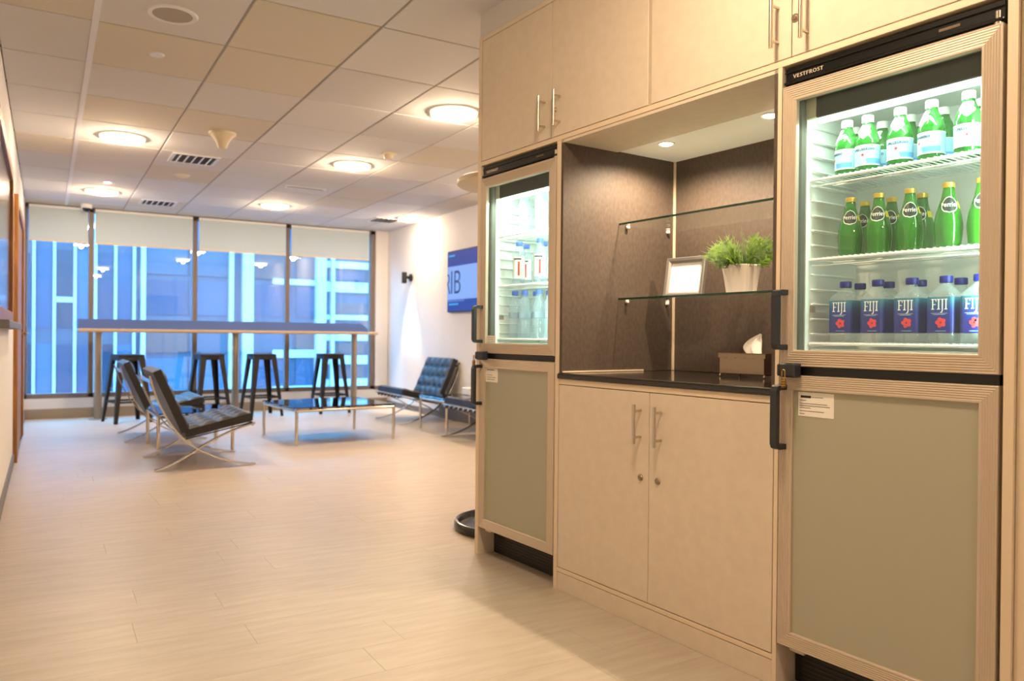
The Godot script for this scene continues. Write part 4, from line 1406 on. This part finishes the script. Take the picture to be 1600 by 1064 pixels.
func fridges() -> void:
	fridge(0.019, 0.566, "farther tall fridge, glass upper door over frosted lower door, clear water bottles inside", false)
	fridge(1.659, 0.588, "nearer tall fridge, glass upper door over frosted lower door, full of green bottles", true)
	padlock(0.041, "small brass combination padlock hanging between the doors of the farther fridge")
	padlock(1.7045, "brass combination padlock hanging between the doors of the nearer fridge")
	# nearer fridge
	var s := bottle_labelled()
	var w := "green bottle with pale blue label"
	row_of(s, true, [[1.795, -0.107, -0.75], [1.858, -0.105, 0.15], [1.950, -0.105, 0.2], [2.032, -0.107, -0.55], [2.124, -0.105, 0.35]], 1.4808, ordinals(5, w, "front row of the top shelf"))
	row_of(s, false, [[1.765, -0.193, -0.2], [1.848, -0.195, -0.3], [1.928, -0.193, -0.35], [2.018, -0.195, -0.4], [2.113, -0.195, 0.1]], 1.4808, ordinals(5, w, "back row of the top shelf"))
	s = bottle_pear()
	w = "green pear-shaped bottle with gold cap"
	row_of(s, true, [[1.808, -0.107, 0.5], [1.893, -0.105, 0.35], [1.978, -0.107, 0.5], [2.078, -0.105, 0.55], [2.158, -0.107, 0.45]], 1.2508, ordinals(5, w, "front row of the middle shelf"))
	row_of(s, false, [[1.797, -0.197, 0.1], [1.878, -0.195, 0.3], [1.963, -0.197, 0.1]], 1.2508, ordinals(3, w, "back row of the middle shelf"))
	s = bottle_square()
	w = "square water bottle with blue cap and label"
	row_of(s, true, [[1.797, -0.105, 0.05], [1.893, -0.105, 0], [1.987, -0.105, 0.02], [2.075, -0.105, 0], [2.157, -0.105, -0.02]], 1.0078, ordinals(5, w, "front row of the bottom shelf"))
	row_of(s, false, [[1.786, -0.195, 0.02], [1.872, -0.195, 0], [1.962, -0.195, 0.03], [2.068, -0.195, 0]], 1.0078, ordinals(4, w, "back row of the bottom shelf"))
	# farther fridge
	s = bottle_plain(0.195, true)
	w = "white-labelled clear bottle"
	row_of(s, true, [[0.178, -0.105, 0.9], [0.338, -0.105, 0.9], [0.45, -0.105, 0.8]], 1.2508, ordinals(3, w, "front of middle shelf, farther fridge"))
	row_of(s, false, [[0.110, -0.195, 0.8], [0.250, -0.195, 0.9], [0.37, -0.195, 0.9]], 1.2508, ordinals(3, w, "behind on middle shelf, farther fridge"))
	s = bottle_plain(0.215, false)
	w = "clear water bottle with pale blue cap"
	row_of(s, true, [[0.150, -0.105, 0.8], [0.225, -0.105, 0.8], [0.335, -0.105, 0.8], [0.42, -0.105, 0.8]], 1.0078, ordinals(4, w, "front of bottom shelf, farther fridge"))
	row_of(s, false, [[0.10, -0.195, 0.8], [0.19, -0.195, 0.8], [0.29, -0.195, 0.8]], 1.0078, ordinals(3, w, "behind on bottom shelf, farther fridge"))
	row_of(s, false, [[0.16, -0.15, 0.8], [0.30, -0.14, 0.8], [0.42, -0.15, 0.8]], 1.4808, ordinals(3, w, "bright top shelf, farther fridge"))

# ---------------------------------------------------------------- the lounge
func cushion(L: float, W: float, T: float, nu: int, nv: int) -> MB:      # lies in xz from x = 0, tufted face up
	var b := MB.new()
	var q := 6
	var P := []
	for i in nv * q + 1:
		var row := []
		for j in nu * q + 1:
			var u := float(j) / (nu * q)
			var v := float(i) / (nv * q)
			var fu := absf(sin(PI * u * nu))
			var fv := absf(sin(PI * v * nv))
			var hgt := pow(fu * fv, 0.45)
			row.append(Vector3(u * L, T - 0.020 + 0.020 * hgt, W * (0.5 - v)))
		P.append(row)
	b.sheet(P)
	var R := P.size() - 1
	var C: int = P[0].size() - 1
	var e := 0.008
	for i in R:      # the two ends
		for k in [0, C]:
			var a: Vector3 = P[i][k]
			var c: Vector3 = P[i + 1][k]
			var a2 := Vector3(a.x, e, a.z)
			var c2 := Vector3(c.x, e, c.z)
			if k == 0:
				b.quad(c, c2, a2, a)
			else:
				b.quad(a, a2, c2, c)
	for j in C:
		for k in [0, R]:
			var a: Vector3 = P[k][j]
			var c: Vector3 = P[k][j + 1]
			var a2 := Vector3(a.x, e, a.z)
			var c2 := Vector3(c.x, e, c.z)
			if k == 0:
				b.quad(a2, c2, c, a)
			else:
				b.quad(c2, a2, a, c)
	b.box(Vector3(L / 2, e / 2 + 0.001, 0), Vector3(L - 0.002, e, W - 0.002))
	return b

func bezier(a: Vector2, b: Vector2, c: Vector2, d: Vector2, n := 16) -> Array:
	var r := []
	for k in n + 1:
		r.append(a.bezier_interpolate(b, c, d, float(k) / n))
	return r

func lounge_chair(label: String, xf: Transform3D) -> Node3D:
	var t := thing("lounge_chair", label, "lounge chair", xf, "black tufted lounge chairs")
	var W := 0.74
	var seat_x := Transform3D(Basis(Vector3(0, 0, 1), 0.225), Vector3(0.215, 0.232, 0))
	var b := MB.new()
	b.xf = seat_x
	var c := cushion(0.50, W, 0.080, 4, 5)
	var m := MB.new()
	m.v = c.v
	m.n = c.n
	m.uv = c.uv
	var s := obj("seat_cushion", m, M.leather, t)
	s.transform = seat_x
	var k := obj("back_cushion", cushion(0.50, W, 0.080, 4, 5), M.leather, t)
	# up the back: cushion x runs upward, its face looks forward
	var up := Vector3(-0.40, 0.917, 0).normalized()
	var fwd := Vector3(up.y, -up.x, 0)
	k.transform = Transform3D(Basis(up, fwd, up.cross(fwd)), Vector3(0.185, 0.268, 0))
	for sg in [-1.0, 1.0]:
		var z: float = sg * 0.375
		b = MB.new()
		b.ribbon(bezier(Vector2(-0.035, 0.700), Vector2(0.02, 0.46), Vector2(0.14, 0.245), Vector2(0.30, 0.145), 14) + bezier(Vector2(0.31, 0.139), Vector2(0.43, 0.07), Vector2(0.56, 0.014), Vector2(0.72, 0.006), 12), 0.011, z - 0.017, z + 0.017)
		obj("back_leg_bar", b, M.chrome, t)
		b = MB.new()
		b.ribbon(bezier(Vector2(0.715, 0.325), Vector2(0.58, 0.295), Vector2(0.42, 0.225), Vector2(0.30, 0.148), 12) + bezier(Vector2(0.29, 0.141), Vector2(0.20, 0.085), Vector2(0.10, 0.025), Vector2(0.0, 0.006), 12), 0.011, z - 0.0165, z + 0.0165)
		obj("seat_leg_bar", b, M.chrome, t)
	for p in [[-0.018, 0.655], [0.20, 0.222], [0.70, 0.318]]:
		b = MB.new()
		b.xf = Transform3D(Basis(), Vector3(p[0], p[1], 0))
		b.box(Vector3.ZERO, Vector3(0.010, 0.030, 0.75), 0.002)
		obj("cross_bar", b, M.chrome, t)
	for q in 7:
		b = MB.new()
		b.xf = Transform3D(Basis(Vector3(0, 0, 1), 0.21), Vector3(0.46, 0.268, -0.30 + 0.1 * q))
		b.box(Vector3(0, 0.0, 0), Vector3(0.50, 0.006, 0.032), 0.002)
		b.box(Vector3(0.255, -0.012, 0), Vector3(0.012, 0.028, 0.032), 0.002)
		obj("strap", b, M.leather, t)
	return t

func glass_table(called: String, label: String, xf: Transform3D, lx: float, lz: float, h: float, r: float) -> void:
	var t := thing(called, label, "table", xf)
	var top := h - 0.010
	obj("glass_top", span(Vector3(-lx / 2, top, -lz / 2), Vector3(lx / 2, h, lz / 2), 0.003), M.tableglass, t)
	for sx in [-1.0, 1.0]:
		for sz in [-1.0, 1.0]:
			var x: float = sx * (lx / 2 - r)
			var z: float = sz * (lz / 2 - r)
			var b := MB.new()
			b.tube([Vector3(x, 0, z), Vector3(x, top - 0.008 - r, z), Vector3(x, top - 0.006 - r, z)], r, 12)
			obj("leg", b, M.chrome, t)
			b = MB.new()
			b.lathe([Vector2(0.012, top - 0.008), Vector2(0.012, top - 0.0005)], 12)
			b.xf = Transform3D()
			var pad := obj("pad", b, M.black, t)
			pad.position = Vector3(sx * lx * 0.27, 0, sz * (lz / 2 - r))
	var rails := MB.new()
	var y := top - 0.008 - r
	for sg in [-1.0, 1.0]:
		rails.tube([Vector3(-lx / 2 + r, y, sg * (lz / 2 - r)), Vector3(lx / 2 - r, y, sg * (lz / 2 - r))], r, 12)
		rails.tube([Vector3(sg * (lx / 2 - r), y, -lz / 2 + r), Vector3(sg * (lx / 2 - r), y, lz / 2 - r)], r, 12)
	obj("rail", rails, M.chrome, t)

func bar_stool(label: String, xf: Transform3D) -> Node3D:
	var t := thing("bar_stool", label, "stool", xf, "black metal bar stools at the counter")
	var b := MB.new()
	var P := []
	b.box(Vector3(0, 0.755, 0), Vector3(0.285, 0.030, 0.285), 0.010)
	b.box(Vector3(0, 0.725, 0), Vector3(0.275, 0.05, 0.275), 0.004)
	obj("seat", b, M.stool, t)
	for sx in [-1.0, 1.0]:
		for sz in [-1.0, 1.0]:
			b = MB.new()
			var top := Vector3(sx * 0.118, 0.745, sz * 0.118)
			var bot := Vector3(sx * 0.198, 0.0, sz * 0.198)
			var w0 := 0.034
			var w1 := 0.017
			for e in 2:      # an angle profile: two tapering plates that meet at the outer corner
				var d := Vector3(-sx, 0, 0) if e == 0 else Vector3(0, 0, -sz)
				var th := Vector3(0, 0, -sz * 0.004) if e == 0 else Vector3(-sx * 0.004, 0, 0)
				var a := top + Vector3(sx * 0.02, 0, sz * 0.02)
				var c := bot + Vector3(sx * 0.01, 0, sz * 0.01)
				var pts := [c, c + d * w1 * 2, a + d * w0 * 2, a]
				var q := []
				for p in pts:
					q.append(p + th)
				var nn: Vector3 = (pts[1] - pts[0]).cross(pts[2] - pts[0])
				if nn.dot(th) < 0:
					b.quad(pts[0], pts[1], pts[2], pts[3])
					b.quad(q[3], q[2], q[1], q[0])
				else:
					b.quad(pts[3], pts[2], pts[1], pts[0])
					b.quad(q[0], q[1], q[2], q[3])
				b.quad(pts[1], q[1], q[2], pts[2])
			obj("leg", b, M.stool, t)
	for sg in [-1.0, 1.0]:
		var r := 0.172
		obj("foot_rail", bx(Vector3(0, 0.235, sg * r), Vector3(r * 2, 0.022, 0.005)), M.stool, t)
		obj("foot_rail", bx(Vector3(sg * r, 0.235, 0), Vector3(0.005, 0.022, r * 2)), M.stool, t)
	return t

func lounge() -> void:
	# chairs
	var c := lounge_chair("black tufted lounge chair nearest the camera on the left, side view", at(0.685, 0, -6.59))
	copy(c, at(0.625, 0, -8.36), "black tufted lounge chair behind the nearest one, on the left near the bar")
	copy(c, at(4.165, 0, -8.575, PI), "black tufted lounge chair facing the coffee table below the wall sconce")
	copy(c, at(4.130, 0, -6.66, PI), "black tufted lounge chair partly hidden by the farther fridge")
	glass_table("coffee_table", "low square coffee table with black glass top and thin chrome legs", at(2.405, 0, -7.55, 0.075), 1.0, 0.96, 0.350, 0.014)
	glass_table("side_table", "black glass side table between the two left lounge chairs", at(1.10, 0, -7.42), 0.62, 0.80, 0.345, 0.014)
	glass_table("side_table", "black glass side table between the two right lounge chairs", at(3.835, 0, -7.50), 0.64, 0.68, 0.365, 0.014)
	var t := thing("white_box", "small white lidded box on the right side table", "box", at(4.04, 0.365, -7.60))
	obj("body", bx(Vector3(0, 0.030, 0), Vector3(0.15, 0.060, 0.17), 0.006), M.white, t)
	obj("lid", bx(Vector3(0, 0.070, 0), Vector3(0.156, 0.018, 0.176), 0.006), M.white, t)
	# bar counter
	t = thing("bar_counter", "long narrow bar counter on three round posts in front of the windows", "counter", at(2.10, 0, -10.27))
	obj("top", span(Vector3(-1.79, 1.020, -0.22), Vector3(1.80, 1.060, 0.22), 0.010), M.bar, t)
	var up := MB.new()
	var poly := PackedVector2Array([Vector2(-1.785, 1.060), Vector2(1.72, 1.060), Vector2(1.715, 1.085), Vector2(1.69, 1.125), Vector2(1.65, 1.155), Vector2(1.60, 1.172), Vector2(-1.785, 1.172)])
	up.prism(poly, 0.0, 0.03)
	obj("upstand", up, M.barblue, t)
	for x in [-1.575, -0.03, 1.54]:
		var b := MB.new()
		b.lathe([Vector2(0.043, 0.008), Vector2(0.043, 1.020)], 28)
		var p := obj("post", b, M.brushed, t)
		p.position = Vector3(x, 0, -0.03)
		b = MB.new()
		b.lathe([Vector2(0.100, 0.0), Vector2(0.100, 0.008), Vector2(0.096, 0.010), Vector2(0.043, 0.010)], 28)
		obj("base_plate", b, M.brushed, p)
	# stools
	var s := bar_stool("black metal bar stool by the leftmost post of the bar, behind the lounge chairs", at(0.80, 0, -9.86, 0.27))
	copy(s, at(1.69, 0, -9.95, 0.18), "black metal bar stool left of the middle post of the bar")
	copy(s, at(2.31, 0, -9.93, 0.12), "black metal bar stool right of the middle post of the bar")
	copy(s, at(3.20, 0, -9.97, 0.04), "black metal bar stool beside the rightmost post of the bar")
	# wall sconce
	t = thing("wall_sconce", "black cylinder wall sconce throwing a beam down the right wall", "wall lamp", at(XR - 0.105, 1.72, -9.756))
	var b := MB.new()
	b.lathe([Vector2(0.031, 0.012), Vector2(0.034, 0.0), Vector2(0.036, 0.002), Vector2(0.036, 0.148), Vector2(0.034, 0.150), Vector2(0.0005, 0.150)], 28)
	b.lathe([Vector2(0.0005, 0.0121), Vector2(0.031, 0.012)], 28)
	obj("cylinder", b, M.black, t)
	obj("arm", span(Vector3(0.03, 0.060, -0.02), Vector3(0.09, 0.100, 0.02), 0.003), M.black, t)
	b = MB.new()
	b.xf = Transform3D(Basis(Vector3(0, 0, 1), PI / 2), Vector3(0.105, 0.08, 0))
	b.lathe([Vector2(0.0005, 0.025), Vector2(0.050, 0.024), Vector2(0.052, 0.0)], 28)
	obj("wall_plate", b, M.black, t)
	b = MB.new()
	b.lathe([Vector2(0.0005, 0.006), Vector2(0.028, 0.006)], 24)
	obj("bulb", b, M.spotlamp, t)
	spot_light(t, "beam", Color(1.0, 0.90, 0.78), SCONCE, 27, Transform3D(Basis(Vector3(0, 0, 1), 0.16) * DOWN, Vector3(0, -0.006, 0)), 0.02)
	# television
	t = thing("television", "wall-mounted television showing blue screen with large letters, half hidden by the fridge", "television", at(4.203, 1.297, -8.47) * Transform3D(Basis(Vector3(0, 0, 1), Vector3(0, 1, 0), Vector3(-1, 0, 0)), Vector3.ZERO))
	obj("casing", span(Vector3(0, 0, 0.0), Vector3(1.27, 0.735, 0.045), 0.006), M.black, t)
	obj("screen", span(Vector3(0.012, 0.014, 0.045), Vector3(1.258, 0.722, 0.0465)), screen(Color(0.16, 0.24, 0.62)), t)
	obj("screen_panel", span(Vector3(0.012, 0.150, 0.0466), Vector3(1.258, 0.545, 0.0474)), screen(Color(0.58, 0.72, 1.0)), t)
	obj("screen_panel", span(Vector3(0.05, 0.662, 0.0466), Vector3(0.20, 0.682, 0.0474)), screen(Color(0.25, 0.72, 0.95)), t)
	obj("screen_panel", span(Vector3(0.05, 0.085, 0.0466), Vector3(0.30, 0.105, 0.0474)), screen(Color(0.25, 0.68, 0.95)), t)
	obj("screen_panel", span(Vector3(0.012, 0.125, 0.0474), Vector3(0.45, 0.143, 0.0480)), screen(Color(0.40, 0.50, 0.85)), t)
	var dark := screen(Color(0.10, 0.17, 0.42))
	letter("screen_lettering", "B", 0.27, dark, t, Vector3(0.265, 0.355, 0.0478), false, "Droid Sans", 0.9)
	obj("screen_lettering", span(Vector3(0.110, 0.220, 0.0474), Vector3(0.142, 0.490, 0.0482)), dark, t)
	b = MB.new()      # the right half of an R that runs off the screen
	b.xf = Transform3D(Basis(), Vector3(0.012, 0.220, 0.0475))
	b.ribbon([Vector2(0, 0.232), Vector2(0.03, 0.222), Vector2(0.045, 0.19), Vector2(0.04, 0.155), Vector2(0.022, 0.135), Vector2(0.0, 0.128)], 0.026, 0, 0.0008)
	b.ribbon([Vector2(0.006, 0.128), Vector2(0.062, 0.0)], 0.028, 0, 0.0009)
	obj("screen_lettering", b, dark, t)
	area_light(t, "screen_light", Vector2(1.2, 0.68), Color(0.45, 0.58, 1.0), 0.06, Transform3D(Basis(Vector3.UP, PI), Vector3(0.63, 0.37, 0.06)))
	# round-based stand behind the cabinets' far end
	t = thing("round_stand", "stand with round black tray base and round pale top, behind the cabinets", "stand", CAB * Transform3D(Basis(), Vector3(STAND.x, 0, STAND.z)))
	b = MB.new()
	b.lathe([Vector2(0.0005, 0.012), Vector2(STAND_R - 0.055, 0.012), Vector2(STAND_R - 0.03, 0.018), Vector2(STAND_R - 0.022, 0.040)], 56)
	b.lathe([Vector2(STAND_R - 0.012, 0.0), Vector2(STAND_R, 0.008), Vector2(STAND_R, 0.034), Vector2(STAND_R - 0.006, 0.046), Vector2(STAND_R - 0.016, 0.048), Vector2(STAND_R - 0.022, 0.040)], 56)
	obj("tray_base", b, M.blackgloss, t)
	b = MB.new()
	b.lathe([Vector2(0.024, 0.012), Vector2(0.024, STAND_Y)], 24)
	obj("pole", b, M.steel, t)
	b = MB.new()
	b.lathe([Vector2(0.0005, STAND_Y), Vector2(STAND_TOP - 0.006, STAND_Y), Vector2(STAND_TOP, STAND_Y + 0.005), Vector2(STAND_TOP, STAND_Y + 0.026), Vector2(STAND_TOP - 0.005, STAND_Y + 0.03), Vector2(0.0005, STAND_Y + 0.03)], 56)
	obj("round_top", b, M.plastic, t)

const SCONCE := 4.5
const STAND := Vector3(2.34, 0, -3.402)
const STAND_R := 0.30
const STAND_TOP := 0.30
const STAND_Y := 1.81
